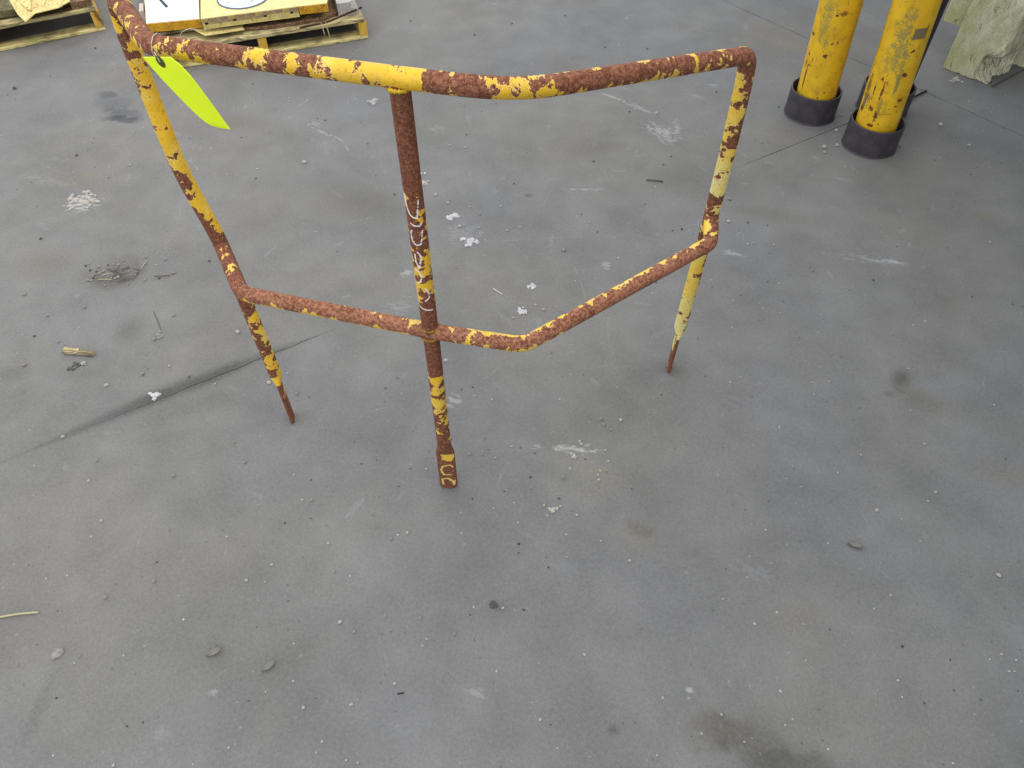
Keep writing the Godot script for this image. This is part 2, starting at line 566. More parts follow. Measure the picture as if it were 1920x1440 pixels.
func ground():
	var big := noise(0.0030, 3, 101).get_image(GW, GH, false, false, false).get_data()
	var tint := noise(0.0024, 4, 103).get_image(GW, GH, false, false, false).get_data()
	mottle = noise(0.018, 4, 105, 0.6).get_image(GW, GH, false, false, false)
	var mid := mottle.get_data()
	var fine := noise(0.24, 2, 107).get_image(GW, GH, false, false, false).get_data()
	lum.resize(GW * GH)
	warm.resize(GW * GH)
	var cloud := noise(0.0072, 3, 109).get_image(GW, GH, false, false, false).get_data()
	for i in GW * GH:
		lum[i] = 1.0 + (cloud[i] - 128) * 0.0010 + (big[i] - 128) * 0.0004 + (mid[i] - 128) * 0.0010 + (fine[i] - 128) * 0.0008
		warm[i] = (tint[i] - 128) * 0.0004
	marks()
	var rgb := PackedByteArray()
	rgb.resize(GW * GH * 3)
	for i in GW * GH:
		var l := lum[i] * 0.198 * 1024.0
		var k := warm[i]
		var j := i * 3
		rgb[j] = srgb[clampi(int(l * (0.992 + k * 0.7)), 0, 1024)]
		rgb[j + 1] = srgb[clampi(int(l * (1.000 + k * 0.25)), 0, 1024)]
		rgb[j + 2] = srgb[clampi(int(l * (0.990 - k * 1.1)), 0, 1024)]
	var im := Image.create_from_data(GW, GH, false, Image.FORMAT_RGB8, rgb)
	var mat := textured(im, 0.82)
	mat.metallic_specular = 0.35
	var dn := noise(0.10, 4, 111, 0.65).get_seamless_image(1024, 1024, false, false, 0.1, true)
	dn.convert(Image.FORMAT_RGB8)
	var dd := dn.get_data()
	for i in dd.size():
		dd[i] = 218 + int(dd[i] * 0.14)
	var det := Image.create_from_data(1024, 1024, false, Image.FORMAT_RGB8, dd)
	mat.detail_enabled = true
	mat.detail_blend_mode = BaseMaterial3D.BLEND_MODE_MUL
	mat.detail_uv_layer = BaseMaterial3D.DETAIL_UV_2
	mat.detail_albedo = ImageTexture.create_from_image(det)
	var outer := textured(det, 0.85)
	outer.albedo_color = Color(0.445, 0.446, 0.452)
	outer.uv1_triplanar = true
	outer.uv1_world_triplanar = true
	outer.uv1_scale = Vector3.ONE * 0.9

	var g := base("ground")
	tag(g, "grey concrete yard with saw-cut joints, scuffs, stains and grit", "", "", "structure")
	# the joint lines, as measured on the ground
	var pb := Vector2(1.662, -2.918)
	var pa := Vector2(0.268, -4.7)
	var pc := Vector2(2.9, -1.352)
	var pl := Vector2(-2.9, -0.118)
	var jn := noise(9.0, 3, 121)
	var B := [[], []]
	var count := 260
	for i in count + 1:
		var p := pl.lerp(pb, float(i) / count)
		var nrm := Vector2(-(pb - pl).y, (pb - pl).x).normalized()      # towards the near slab
		if nrm.y < 0: nrm = -nrm
		var wob := jn.get_noise_2d(p.x * 2.0, 3.0) * (0.0045 if p.x < -0.4 else 0.0045 * clampf(1.0 - (p.x + 0.4) * 3.0, 0.3, 1.0))
		var gap := 0.00006
		if p.x < -0.5: gap = clampf((-0.5 - p.x) * 0.012, 0, 0.0010) * clampf((p.x + 1.15) * 3.0, 0.0, 1.0) + 0.00006
		if p.x > 0.75: gap = clampf((p.x - 0.75) * 0.006, 0, 0.0011) + 0.0001
		gap *= 1.0 + 0.9 * jn.get_noise_2d(p.x * 7.0, 9.0)
		B[0].append(p + nrm * (wob + gap))
		B[1].append(p + nrm * (wob - gap))
	var A := [[], []]
	for i in count + 1:
		var p := pa.lerp(pc, float(i) / count)
		var nrm := Vector2(-(pc - pa).y, (pc - pa).x).normalized()      # towards the far right slab
		if nrm.x < 0: nrm = -nrm
		var wob := jn.get_noise_2d(p.x * 2.0, 33.0) * 0.0025
		var gap := 0.0016 * (1.0 + 0.9 * jn.get_noise_2d(p.x * 7.0, 39.0))
		A[0].append(p + nrm * (wob + gap))
		A[1].append(p + nrm * (wob - gap))
	var cut := 0
	while A[1][cut].x < pb.x: cut += 1
	var near := []
	near.append_array(B[0])
	near.append_array(A[1].slice(cut + 1))
	near.append_array([Vector2(X1, Z1), Vector2(X0, Z1)])
	var far_left := []
	far_left.append_array(B[1])
	var back: Array = A[1].slice(0, cut - 1)
	back.reverse()
	far_left.append_array(back)
	far_left.append(Vector2(X0, Z0))
	var far_right := []
	far_right.append_array(A[0])
	far_right.append(Vector2(X1, Z0))
	for poly in [near, far_left, far_right]:
		obj("slab", slab(poly), mat, g)
	var st := begin()
	quad(st, [Vector3(X0, -0.014, Z0), Vector3(X1, -0.014, Z0), Vector3(X1, -0.014, Z1), Vector3(X0, -0.014, Z1)], [Vector2.ZERO, Vector2.RIGHT, Vector2.ONE, Vector2.DOWN], Vector3.UP)
	obj("joint_dirt", st.commit(), plain(Color(0.20, 0.195, 0.185), 0.95), g)
	st = begin()
	for r in [[-80.0, X0, -80.0, 80.0], [X1, 80.0, -80.0, 80.0], [X0, X1, -80.0, Z0], [X0, X1, Z1, 80.0]]:
		quad(st, [Vector3(r[0], 0, r[2]), Vector3(r[1], 0, r[2]), Vector3(r[1], 0, r[3]), Vector3(r[0], 0, r[3])], [Vector2.ZERO, Vector2.RIGHT, Vector2.ONE, Vector2.DOWN], Vector3.UP)
	obj("outer_concrete", st.commit(), outer, g)


func slab(poly: Array) -> ArrayMesh:
	var st := begin()
	var p := PackedVector2Array(poly)
	var idx := Geometry2D.triangulate_polygon(p)
	var uv := func(v: Vector2) -> Vector2: return Vector2((v.x - X0) / (X1 - X0), (v.y - Z0) / (Z1 - Z0))
	for i in range(0, idx.size(), 3):
		var v := [p[idx[i]], p[idx[i + 1]], p[idx[i + 2]]]
		var ord := [0, 1, 2]
		if (v[1] - v[0]).cross(v[2] - v[0]) < 0: ord = [0, 2, 1]
		for k in ord:
			st.set_normal(Vector3.UP)
			st.set_uv(uv.call(v[k]))
			st.set_uv2(v[k] / 0.62)
			st.add_vertex(Vector3(v[k].x, 0, v[k].y))
	for i in p.size():
		var a := p[i]
		var b := p[(i + 1) % p.size()]
		var e := b - a
		var o := Vector2(e.y, -e.x).normalized()
		if Geometry2D.is_point_in_polygon((a + b) / 2 + o * 0.0003, p): o = -o
		st.set_uv2(a / 0.62)
		quad(st, [Vector3(a.x, -0.014, a.y), Vector3(b.x, -0.014, b.y), Vector3(b.x, 0, b.y), Vector3(a.x, 0, a.y)], [uv.call(a), uv.call(b), uv.call(b), uv.call(a)], Vector3(o.x, 0, o.y))
	return st.commit()


func marks():
	var r := RandomNumberGenerator.new()
	r.seed = 77
	# the broad blotches
	stain(Vector2(0.487, -0.443), 0.13, 0.07, 0.5, -0.22, 0.03, 0.9)
	stain(Vector2(0.410, -0.478), 0.08, 0.05, 0.2, -0.20, 0.05, 0.8)
	stain(Vector2(0.532, -0.414), 0.14, 0.03, 0.1, -0.2, 0.0, 0.9)
	stain(Vector2(0.611, -0.703), 0.09, 0.04, -0.2, -0.06, 0.05)
	stain(Vector2(1.067, -1.391), 0.036, 0.058, 0.6, -0.45, 0.03, 0.4)
	stain(Vector2(1.092, -1.315), 0.08, 0.055, 0.5, -0.24, 0.06, 0.4)
	stain(Vector2(1.014, -1.337), 0.018, 0.014, 0.0, -0.22, 0.04, 0.5)
	stain(Vector2(-1.112, -1.575), 0.06, 0.07, 0.2, -0.22, 0.03, 0.4)
	stain(Vector2(-1.240, -1.843), 0.13, 0.08, -0.1, -0.24, 0.03, 1.0)
	stain(Vector2(-1.228, -1.781), 0.08, 0.05, 0.0, -0.20, 0.05, 0.7)
	stain(Vector2(-1.467, -1.868), 0.13, 0.09, 0.1, -0.13, 0.07, 0.6)
	stain(Vector2(-1.518, -2.309), 0.13, 0.07, 0.1, -0.06, 0.07, 0.9)
	stain(Vector2(-1.580, -2.828), 0.10, 0.09, 0.3, -0.22, -0.04, 0.7)
	stain(Vector2(-1.614, -2.898), 0.05, 0.025, 0.3, -0.24, 0.0, 1.4)
	stain(Vector2(-1.516, -2.761), 0.09, 0.05, 0.3, -0.30, -0.06, 1.3)
	stain(Vector2(-1.534, -2.722), 0.08, 0.02, 0.1, -0.30, -0.02, 1.6)
	stain(Vector2(0.842, -2.127), 0.20, 0.05, 0.25, -0.13, 0.04, 0.6)
	stain(Vector2(0.654, -2.294), 0.20, 0.11, 0.2, -0.12, 0.02, 0.6)
	stain(Vector2(-0.527, -2.186), 0.24, 0.12, 0.35, -0.17, 0.03, 0.7)
	stain(Vector2(-1.043, -2.692), 0.16, 0.07, 0.2, -0.12, 0.05, 0.7)
	stain(Vector2(0.296, -2.527), 0.14, 0.07, 0.0, -0.10, 0.02, 0.7)
	stain(Vector2(-0.695, -2.974), 0.35, 0.18, 0.1, -0.05, 0.0, 0.8)
	stain(Vector2(1.156, -3.392), 0.22, 0.16, 0.2, -0.06, 0.08, 0.8)
	stain(Vector2(-1.086, -3.392), 0.9, 0.2, 0.35, -0.06, 0.0, 0.5)
	stain(Vector2(0.794, -0.877), 0.035, 0.014, 0.35, -0.16, 0.0, 0.4)
	stain(Vector2(0.198, -0.475), 0.016, 0.013, 0.0, -0.30, 0.03, 0.3)
	stain(Vector2(-0.316, -0.929), 0.03, 0.014, 0.0, -0.14, 0.02, 0.6)
	stain(Vector2(0.055, -2.228), 0.017, 0.014, 0.0, -0.32, 0.0, 0.4)
	stain(Vector2(-0.315, -1.393), 0.011, 0.009, 0.0, -0.35, 0.0, 0.5)
	stain(Vector2(-0.943, -0.577), 0.03, 0.14, 0.1, -0.08, 0.0, 0.6)
	stain(Vector2(-0.952, -0.503), 0.02, 0.10, 0.05, -0.10, 0.0, 0.5)
	stain(Vector2(0.301, -0.926), 0.035, 0.018, 0.5, -0.16, 0.06, 1.3)
	stain(Vector2(0.285, -0.898), 0.07, 0.05, 0.0, -0.06, 0.05, 0.8)
	stain(Vector2(0.210, -1.060), 0.07, 0.05, 0.0, -0.02, 0.07, 0.8)
	stain(Vector2(-0.645, -0.843), 0.12, 0.08, 0.0, -0.05, 0.03, 0.8)
	stain(Vector2(-0.023, -0.727), 0.03, 0.02, 0.0, -0.22, 0.05, 0.9)
	stain(Vector2(-1.191, -1.410), 0.09, 0.03, 0.0, -0.13, 0.02, 0.8)
	stain(Vector2(-1.382, -1.410), 0.06, 0.04, 0.0, -0.16, 0.0, 0.8)
	stain(Vector2(-0.807, -1.234), 0.30, 0.05, -0.2, 0.05, 0.0, 0.6)
	# damp dirt along the upper side of the open part of the joint
	for i in 46:
		var t := i / 45.0
		var p := Vector2(-0.56, -1.553).lerp(Vector2(-1.30, -1.100), t)
		var fat := sin(PI * clampf(t * 1.1, 0, 1))
		stain(p + Vector2(-0.006, -0.010 * fat), 0.035, 0.008 + 0.030 * fat, -0.55, -0.05 - 0.14 * fat, 0.0, 0.35)
	# pale abrasions seen on the slab
	scuff(Vector2(0.169, -1.154), 0.050, 0.017, 0.10, 0.95, 1)
	scuff(Vector2(0.109, -1.160), 0.060, 0.010, 0.05, 0.50, 2)
	scuff(Vector2(0.560, -2.635), 0.085, 0.045, 0.7, 0.70, 3)
	scuff(Vector2(0.493, -2.808), 0.080, 0.018, 0.75, 0.55, 4)
	scuff(Vector2(0.405, -2.877), 0.065, 0.010, 0.6, 0.80, 5)
	scuff(Vector2(0.625, -2.654), 0.016, 0.06, 0.1, 0.55, 6)
	scuff(Vector2(0.578, -2.573), 0.045, 0.03, 0.4, 0.45, 7)
	scuff(Vector2(1.146, -1.889), 0.14, 0.022, 0.2, 0.35, 8)
	scuff(Vector2(1.193, -1.878), 0.06, 0.012, 0.15, 0.45, 9)
	scuff(Vector2(0.697, -1.922), 0.045, 0.012, 0.3, 0.75, 10)
	scuff(Vector2(-0.160, -1.311), 0.022, 0.030, 0.4, 0.65, 11)
	scuff(Vector2(-0.323, -1.825), 0.030, 0.022, 0.3, 0.65, 12)
	scuff(Vector2(0.296, -1.858), 0.022, 0.020, 0.0, 0.55, 13)
	scuff(Vector2(-1.467, -2.180), 0.060, 0.050, 0.1, 0.95, 14)
	scuff(Vector2(-0.603, -0.548), 0.016, 0.010, 0.0, 0.50, 15)
	scuff(Vector2(-0.294, -2.647), 0.05, 0.03, 0.0, 0.22, 16)
	scuff(Vector2(-0.704, -2.617), 0.07, 0.008, 0.6, 0.55, 17)
	scuff(Vector2(-0.157, -2.014), 0.07, 0.07, 0.2, 0.22, 18)
	scuff(Vector2(0.241, -2.262), 0.07, 0.005, 0.02, 0.60, 19)
	scuff(Vector2(-0.342, -1.675), 0.05, 0.03, 0.2, 0.25, 20)
	scuff(Vector2(-0.756, -2.684), 0.03, 0.03, 0.6, 0.35, 21)
	scuff(Vector2(0.815, -2.974), 0.028, 0.018, 0.2, 0.50, 22)
	scuff(Vector2(0.358, -0.548), 0.008, 0.014, 0.2, 0.75, 23)
	scuff(Vector2(0.726, -2.890), 0.05, 0.02, 0.3, 0.25, 24)
	scuff(Vector2(-0.078, -0.550), 0.03, 0.012, 0.3, 0.35, 25)
	scuff(Vector2(0.542, -0.816), 0.05, 0.02, 0.4, 0.20, 26)
	scuff(Vector2(-1.612, -2.309), 0.12, 0.02, 0.35, 0.20, 27)
	# scratches that can be followed
	scratch([Vector2(-0.138, -1.975), Vector2(0.069, -1.992), Vector2(0.226, -2.008), Vector2(0.401, -2.014), Vector2(0.484, -1.981)], 0.004, 0.45, 31)
	scratch([Vector2(0.167, -2.268), Vector2(0.319, -2.268)], 0.005, 0.7, 32)
	scratch([Vector2(0.193, -1.863), Vector2(0.215, -1.757), Vector2(0.222, -1.664)], 0.004, 0.55, 33)
	scratch([Vector2(0.280, -1.641), Vector2(0.275, -1.532), Vector2(0.296, -1.430)], 0.004, 0.4, 34)
	scratch([Vector2(-0.784, -2.673), Vector2(-0.700, -2.617), Vector2(-0.638, -2.573), Vector2(-0.597, -2.492)], 0.006, 0.75, 35)
	scratch([Vector2(-1.150, -2.527), Vector2(-1.157, -2.475), Vector2(-1.170, -2.441), Vector2(-1.122, -2.384), Vector2(-1.140, -2.381)], 0.005, 0.65, 36)
	scratch([Vector2(0.924, -2.278), Vector2(0.944, -2.192)], 0.005, 0.65, 37)
	scratch([Vector2(-1.244, -2.210), Vector2(-1.198, -2.207)], 0.004, 0.4, 38)
	scratch([Vector2(0.025, -1.855), Vector2(-0.050, -1.830), Vector2(-0.131, -1.781)], 0.004, 0.25, 39)
	scratch([Vector2(1.160, -1.174), Vector2(1.188, -1.108), Vector2(1.212, -1.052)], 0.004, 0.25, 40)
	scratch([Vector2(0.671, -2.407), Vector2(0.722, -2.309)], 0.005, 0.4, 41)
	scratch([Vector2(1.112, -1.014), Vector2(1.177, -0.984)], 0.004, 0.25, 42)
	scratch([Vector2(-0.790, -0.685), Vector2(-0.814, -0.670)], 0.003, 0.5, 43)
	scratch([Vector2(-0.027, -1.092), Vector2(-0.033, -1.060), Vector2(-0.020, -1.092)], 0.003, 0.5, 44)
	scratch([Vector2(-1.740, -2.441), Vector2(-1.568, -2.341), Vector2(-1.343, -2.069)], 0.005, 0.25, 45)
	# the rest of a worked floor: short arcs, nicks and specks
	for i in 650:
		var p := Vector2(r.randf_range(X0, X1), r.randf_range(Z0, Z1))
		if r.randf() < 0.5: p = Vector2(r.randfn(0.0, 1.0), r.randfn(-2.1, 0.8))
		var d := Vector2.from_angle(r.randf() * TAU) * r.randf_range(0.012, 0.07)
		var q := [p, p + d, p + d * 1.8 + d.orthogonal() * r.randf_range(-0.5, 0.5)]
		scratch(q, r.randf_range(0.0015, 0.004), r.randf_range(0.10, 0.45), 50 + i)
	for i in 170:
		var p := Vector2(r.randfn(0.0, 1.3), r.randfn(-2.2, 0.9))
		scuff(p, r.randf_range(0.01, 0.05), r.randf_range(0.006, 0.018), r.randf() * 3.0, r.randf_range(0.07, 0.26), 500 + i)
	for i in 110:
		stain(Vector2(r.randf_range(X0, X1), r.randf_range(Z0, Z1)), r.randf_range(0.03, 0.16), r.randf_range(0.02, 0.09), r.randf() * 3.0, r.randf_range(-0.11, 0.05), r.randf_range(-0.03, 0.05), 0.8)
	for i in 5200:
		var x := r.randi_range(1, GW - 3)
		var y := r.randi_range(1, GH - 3)
		var v := r.randf_range(0.15, 0.6) if r.randf() < 0.5 else r.randf_range(-0.5, -0.15)
		lum[y * GW + x] += v
		if r.randf() < 0.35: lum[y * GW + x + 1] += v * 0.8
		if r.randf() < 0.25: lum[(y + 1) * GW + x] += v * 0.7


# the building whose side shades the right of the yard
func building():
	var b := base("building", Vector3(2.95, 0, -5.5), -PI / 2 - 0.055)
	tag(b, "grey metal-clad building side along the right of the yard", "building")
	var st := begin()
	var L := 9.0
	var pitch := 0.25
	var pr := [Vector2(0, 0), Vector2(0.10, 0), Vector2(0.13, 0.035), Vector2(0.22, 0.035)]
	var pts := []
	var n := int(L / pitch)
	for i in n:
		for q in pr: pts.append(Vector2(i * pitch + q.x, q.y))
	for i in pts.size() - 1:
		var a: Vector2 = pts[i]
		var c: Vector2 = pts[i + 1]
		var e := c - a
		quad(st, [Vector3(a.x, 0.35, a.y), Vector3(c.x, 0.35, c.y), Vector3(c.x, 4.6, c.y), Vector3(a.x, 4.6, a.y)], [a, c, c, a], Vector3(-e.y, 0, e.x).normalized())
	obj("cladding", st.commit(), plain(Color(0.50, 0.51, 0.52), 0.6), b)
	obj("plinth", bar(L, 0.35, 0.16, 0.01), M.mid_stone, b)
	obj("core", bar(L, 4.55, 0.2, 0.01), M.mid_stone, b, Vector3(0, 0, -0.12))
	obj("gutter", bar(L, 0.12, 0.14, 0.01), plain(Color(0.42, 0.42, 0.43), 0.5), b, Vector3(0, 4.61, 0.03))


# ------------------------------------------------------------------ the guard
func guard_rail():
	var top := 1.052
	var g := base("guard_rail", Vector3(-0.12, 0, -1.2))
	tag(g, "rusty yellow bent-pipe guard rail standing on three flattened feet", "guard rail")
	var off := g.position
	var le := Vector3(-0.657, top, -1.318)
	var re := Vector3(0.413, 0.950, -1.312)
	var lb := [Vector3(-0.6595, 0.985, -1.3155), Vector3(-0.657, 0.895, -1.311), Vector3(-0.652, 0.80, -1.304), Vector3(-0.646, 0.714, -1.298), Vector3(-0.631, 0.645, -1.293), Vector3(-0.616, 0.575, -1.288), Vector3(-0.607, 0.487, -1.282), Vector3(-0.594, 0.301, -1.27), Vector3(-0.585, 0.188, -1.262), Vector3(-0.575, 0.0, -1.25)]
	var rb := [Vector3(0.4185, 0.885, -1.3205), Vector3(0.424, 0.746, -1.336), Vector3(0.428, 0.60, -1.354), Vector3(0.431, 0.33, -1.388), Vector3(0.435, 0.0, -1.43)]
	# the bent handrail, from its left elbow to its right one
	var hand := fillet([lb[0], le, Vector3(-0.544, top, -1.137), Vector3(-0.16, top, -1.040), Vector3(0.004, 1.050, -1.006), re, rb[0]], [0, 0.040, 0.055, 0.0, 0.16, 0.030, 0])
	var hf := frames(smooth(hand, 3))
	var hl: float = hf[-1][3]
	var hand_cover := [
		[0.0, 0.5, 0.25, 0.45, 0.8], [0.06, 0.5, 0.6, 0.6, 0.3], [0.12, 0.5, 0.85, 0.6, 0.25], [0.22, 0.6, 0.9, 0.85, 0.45], [0.27, 0.7, 0.9, 0.80, 0.25], [0.30, 0.8, 0.95, 0.7, 0.1], [0.325, 0.8, 0.95, 0.55, 0.06],
		[0.355, 0.8, 0.95, 0.92, 0.3], [0.40, 0.8, 0.95, 0.93, 0.7], [0.425, 0.8, 0.85, 0.35, 0.35], [0.47, 0.7, 0.8, 0.40, 0.5], [0.52, 0.6, 0.75, 0.42, 0.65], [0.56, 0.4, 0.55, 0.15, 0.45], [0.60, 0.4, 0.25, 0.20, 0.65],
		[0.645, 0.4, 0.08, 0.35, 0.75], [0.67, 0.4, 0.06, 0.06, 0.25], [0.695, 0.4, 0.06, 0.12, 0.4], [0.715, 0.5, 0.6, 0.75, 0.75], [0.78, 0.6, 0.9, 0.90, 0.6], [0.81, 0.6, 0.75, 0.7, 0.25], [0.85, 0.6, 0.75, 0.5, 0.12], [0.88, 0.6, 0.75, 0.62, 0.3],
		[0.92, 0.7, 0.7, 0.93, 0.85], [0.96, 0.7, 0.75, 0.90, 0.35], [1.02, 0.7, 0.8, 0.95, 0.45], [1.08, 0.7, 0.7, 0.93, 0.35], [1.16, 0.7, 0.65, 0.88, 0.6], [1.26, 0.8, 0.55, 0.84, 0.7], [1.33, 0.9, 0.7, 0.95, 0.95], [1.40, 0.9, 0.85, 0.55, 0.15]]
	hand_cover = scaled(hand_cover, hl / 1.40)
	var hm := flaking(hf, TUBE, hl, hand_cover, [[0, 0.0], [hl * 0.8, 0.0], [hl, 0.3]], [], 0.35)
	obj("handrail", shifted(skin(hf, 0, hf.size() - 1, TUBE, hl, round_shape), off), hm, g)
	# legs: the flattened foot of each is a piece of the same pipe
	var l_path := [lb[0]]
	l_path.append_array(lb.slice(1))
	leg(g, off, l_path, 0.155, 1.35, [[0, 0.5, 0.1, 0.5, 0.85], [0.06, 0.4, 0.15, 0.5, 0.6], [0.10, 0.4, 0.06, 0.12, 0.4], [0.20, 0.4, 0.03, 0.10, 0.35], [0.26, 0.5, 0.04, 0.35, 0.95], [0.33, 0.5, 0.08, 0.30, 0.85], [0.37, 0.5, 0.15, 0.75, 0.95], [0.42, 0.6, 0.8, 0.93, 0.98], [0.49, 0.6, 0.7, 0.74, 0.9], [0.58, 0.6, 0.8, 0.93, 0.98], [0.64, 0.6, 0.3, 0.60, 0.95], [0.84, 0.6, 0.25, 0.52, 0.95], [0.88, 0.7, 0.5, 0.85, 0.97], [0.92, 0.8, 0.85, 0.95, 0.97], [1.0, 0.8, 0.88, 0.9, 0.9]], [[0, 0.0], [1, 0.05]], [])
	var m_path := [Vector3(-0.1605, top - 0.006, -1.042), Vector3(-0.158, 0.8, -1.0415), Vector3(-0.156, 0.55, -1.041), Vector3(-0.1535, 0.0, -1.041)]
	var white := Color(0.90, 0.89, 0.90)
	var cream := Color(0.85, 0.74, 0.42)
	var mk := []
	for s in [
		[Vector2(0.406, 0.1931), Vector2(0.437, 0.2115), Vector2(0.461, 0.2269), Vector2(0.516, 0.2269), Vector2(0.580, 0.2218), Vector2(0.619, 0.2115), Vector2(0.643, 0.1963), Vector2(0.642, 0.1814)],
		[Vector2(0.612, 0.2381), Vector2(0.530, 0.2427), Vector2(0.440, 0.2440), Vector2(0.387, 0.2393)],
		[Vector2(0.396, 0.2541), Vector2(0.425, 0.2704), Vector2(0.452, 0.2817), Vector2(0.529, 0.2836), Vector2(0.602, 0.2774), Vector2(0.622, 0.2610), Vector2(0.588, 0.2541)],
		[Vector2(0.546, 0.2970), Vector2(0.491, 0.3038), Vector2(0.478, 0.3124), Vector2(0.534, 0.3331), Vector2(0.587, 0.3210), Vector2(0.588, 0.3043)],
		[Vector2(0.653, 0.3424), Vector2(0.561, 0.3399), Vector2(0.508, 0.3540), Vector2(0.549, 0.3669), Vector2(0.626, 0.3701)],
		[Vector2(0.474, 0.3814), Vector2(0.417, 0.3935), Vector2(0.416, 0.4043), Vector2(0.504, 0.4125)],
		[Vector2(0.699, 0.4241), Vector2(0.605, 0.4306), Vector2(0.499, 0.4337), Vector2(0.386, 0.4365)]]:
		mk.append([white, 0.0028, s])
	mk.append([cream, 0.003, [Vector2(0.625, 0.3696), Vector2(0.650, 0.3881), Vector2(0.650, 0.4043), Vector2(0.614, 0.4175), Vector2(0.572, 0.4169)]])
	mk.append([cream, 0.004, [Vector2(0.38, 0.955), Vector2(0.44, 0.945), Vector2(0.55, 0.95), Vector2(0.60, 0.965), Vector2(0.55, 0.985), Vector2(0.45, 0.985)]])
	mk.append([cream, 0.004, [Vector2(0.58, 1.030), Vector2(0.60, 1.005), Vector2(0.50, 1.0), Vector2(0.42, 1.012), Vector2(0.40, 1.03), Vector2(0.36, 1.01)]])
	leg(g, off, m_path, 0.160, 0.0, [[0, 0.95, 0.9, 0.9, 0.7], [0.01, 1, 1, 1, 1], [0.155, 1, 1, 1, 1], [0.175, 0.8, 0.6, 0.95, 0.35], [0.24, 0.7, 0.35, 0.85, 0.2], [0.29, 0.7, 0.6, 0.75, 0.5], [0.33, 0.7, 0.4, 0.55, 0.2], [0.36, 0.7, 0.75, 0.5, 0.2], [0.40, 0.7, 0.5, 0.6, 0.25], [0.43, 0.8, 0.9, 0.95, 0.8], [0.45, 1, 1, 1, 1], [0.56, 1, 1, 1, 1], [0.60, 0.9, 0.9, 0.9, 0.9], [0.63, 0.7, 0.4, 0.42, 0.6], [0.71, 0.7, 0.35, 0.35, 0.5], [0.74, 0.7, 0.4, 0.75, 0.95], [0.84, 0.8, 0.5, 0.75, 0.97], [0.87, 0.9, 0.95, 0.97, 0.99], [0.90, 0.9, 0.97, 0.99, 0.99], [0.905, 0.9, 0.9, 0.15, 0.9], [0.925, 0.9, 0.9, 0.15, 0.9], [0.935, 0.97, 0.99, 0.99, 0.99], [1.0, 0.9, 0.97, 0.97, 0.97]], [[0, 0.0], [0.6, 0.0], [0.7, 0.15], [1, 0.0]], mk)
	leg(g, off, rb, 0.175, 1.75, [[0, 0.9, 0.85, 0.5, 0.12], [0.06, 0.8, 0.75, 0.4, 0.1], [0.09, 0.8, 0.75, 0.75, 0.6], [0.13, 0.7, 0.5, 0.4, 0.2], [0.16, 0.7, 0.45, 0.35, 0.12], [0.24, 0.6, 0.2, 0.1, 0.04], [0.255, 0.8, 0.9, 0.97, 0.97], [0.275, 0.8, 0.6, 0.6, 0.6], [0.32, 0.7, 0.5, 0.55, 0.6], [0.35, 0.8, 0.85, 0.85, 0.75], [0.40, 0.8, 0.9, 0.90, 0.8], [0.43, 0.8, 0.8, 0.3, 0.1], [0.52, 0.7, 0.7, 0.12, 0.1], [0.60, 0.7, 0.6, 0.1, 0.15], [0.72, 0.7, 0.6, 0.25, 0.25], [0.78, 0.8, 0.8, 0.4, 0.3], [0.80, 0.9, 0.95, 0.93, 0.9], [0.9, 0.9, 0.9, 0.86, 0.9]], [[0, 0.15], [0.12, 0.3], [0.2, 0.9], [0.30, 0.75], [0.36, 0.2], [0.5, 0.15], [0.62, 0.8], [0.8, 0.9]], [])
	# the middle rail, its ends run into the legs
	var rail := fillet([level(l_path, 0.553), Vector3(-0.5415, 0.542, -1.146), Vector3(-0.153, 0.542, -1.040), Vector3(0.022, 0.542, -1.003), Vector3(0.424, 0.542, -1.303), level(rb, 0.575)], [0, 0.05, 0, 0.05, 0.022, 0])
	var rf := frames(smooth(rail, 3))
	var rl: float = rf[-1][3]
	var rail_cover := [[0, 0.8, 0.85, 0.9, 0.9], [0.07, 0.7, 0.85, 0.72, 0.9], [0.12, 0.7, 0.9, 0.85, 0.85], [0.18, 0.7, 0.93, 0.97, 0.12], [0.30, 0.7, 0.9, 0.97, 0.08], [0.40, 0.7, 0.9, 0.96, 0.12], [0.46, 0.7, 0.8, 0.93, 0.25], [0.515, 0.6, 0.35, 0.82, 0.4], [0.545, 0.7, 0.8, 0.97, 0.8], [0.58, 0.95, 0.97, 0.99, 0.95], [0.61, 0.6, 0.6, 0.78, 0.7], [0.65, 0.4, 0.25, 0.70, 0.3], [0.70, 0.4, 0.12, 0.88, 0.12], [0.78, 0.5, 0.2, 0.97, 0.10], [0.84, 0.6, 0.5, 0.985, 0.7], [1.0, 0.6, 0.5, 0.99, 0.97], [1.15, 0.6, 0.4, 0.99, 0.97], [1.24, 0.6, 0.35, 0.95, 0.85], [1.3, 0.7, 0.5, 0.9, 0.4]]
	rail_cover = scaled(rail_cover, rl / 1.30)
	var rm := flaking(rf, TUBE, rl, rail_cover, [[0, 0.1], [rl, 0.35]], [], 0.9)
	obj("crossbar", shifted(skin(rf, 0, rf.size() - 1, TUBE * 1.0, rl, round_shape), off), rm, g)
	# weld beads where the pipes meet
	var bead := speckled(Color(0.40, 0.24, 0.17), Color(0.62, 0.46, 0.14), Color(0.72, 0.58, 0.22), 0.2, 91, 40.0, 0.8)
	obj("weld", shifted(weld(Vector3(-0.1605, top - 0.0135, -1.042), Vector3.UP, TUBE * 1.06, 0.0035, 1), off), M.weld_yellow, g)
	obj("weld", shifted(weld(Vector3(-0.1565, 0.542 - 0.0125, -1.041), Vector3.UP, TUBE * 1.05, 0.0026, 2), off), bead, g)
	obj("weld", shifted(weld(Vector3(-0.1565, 0.542 + 0.0125, -1.041), Vector3.UP, TUBE * 1.05, 0.0024, 3), off), bead, g)


func scaled(rows: Array, k: float) -> Array:
	for r in rows: r[0] *= k
	return rows


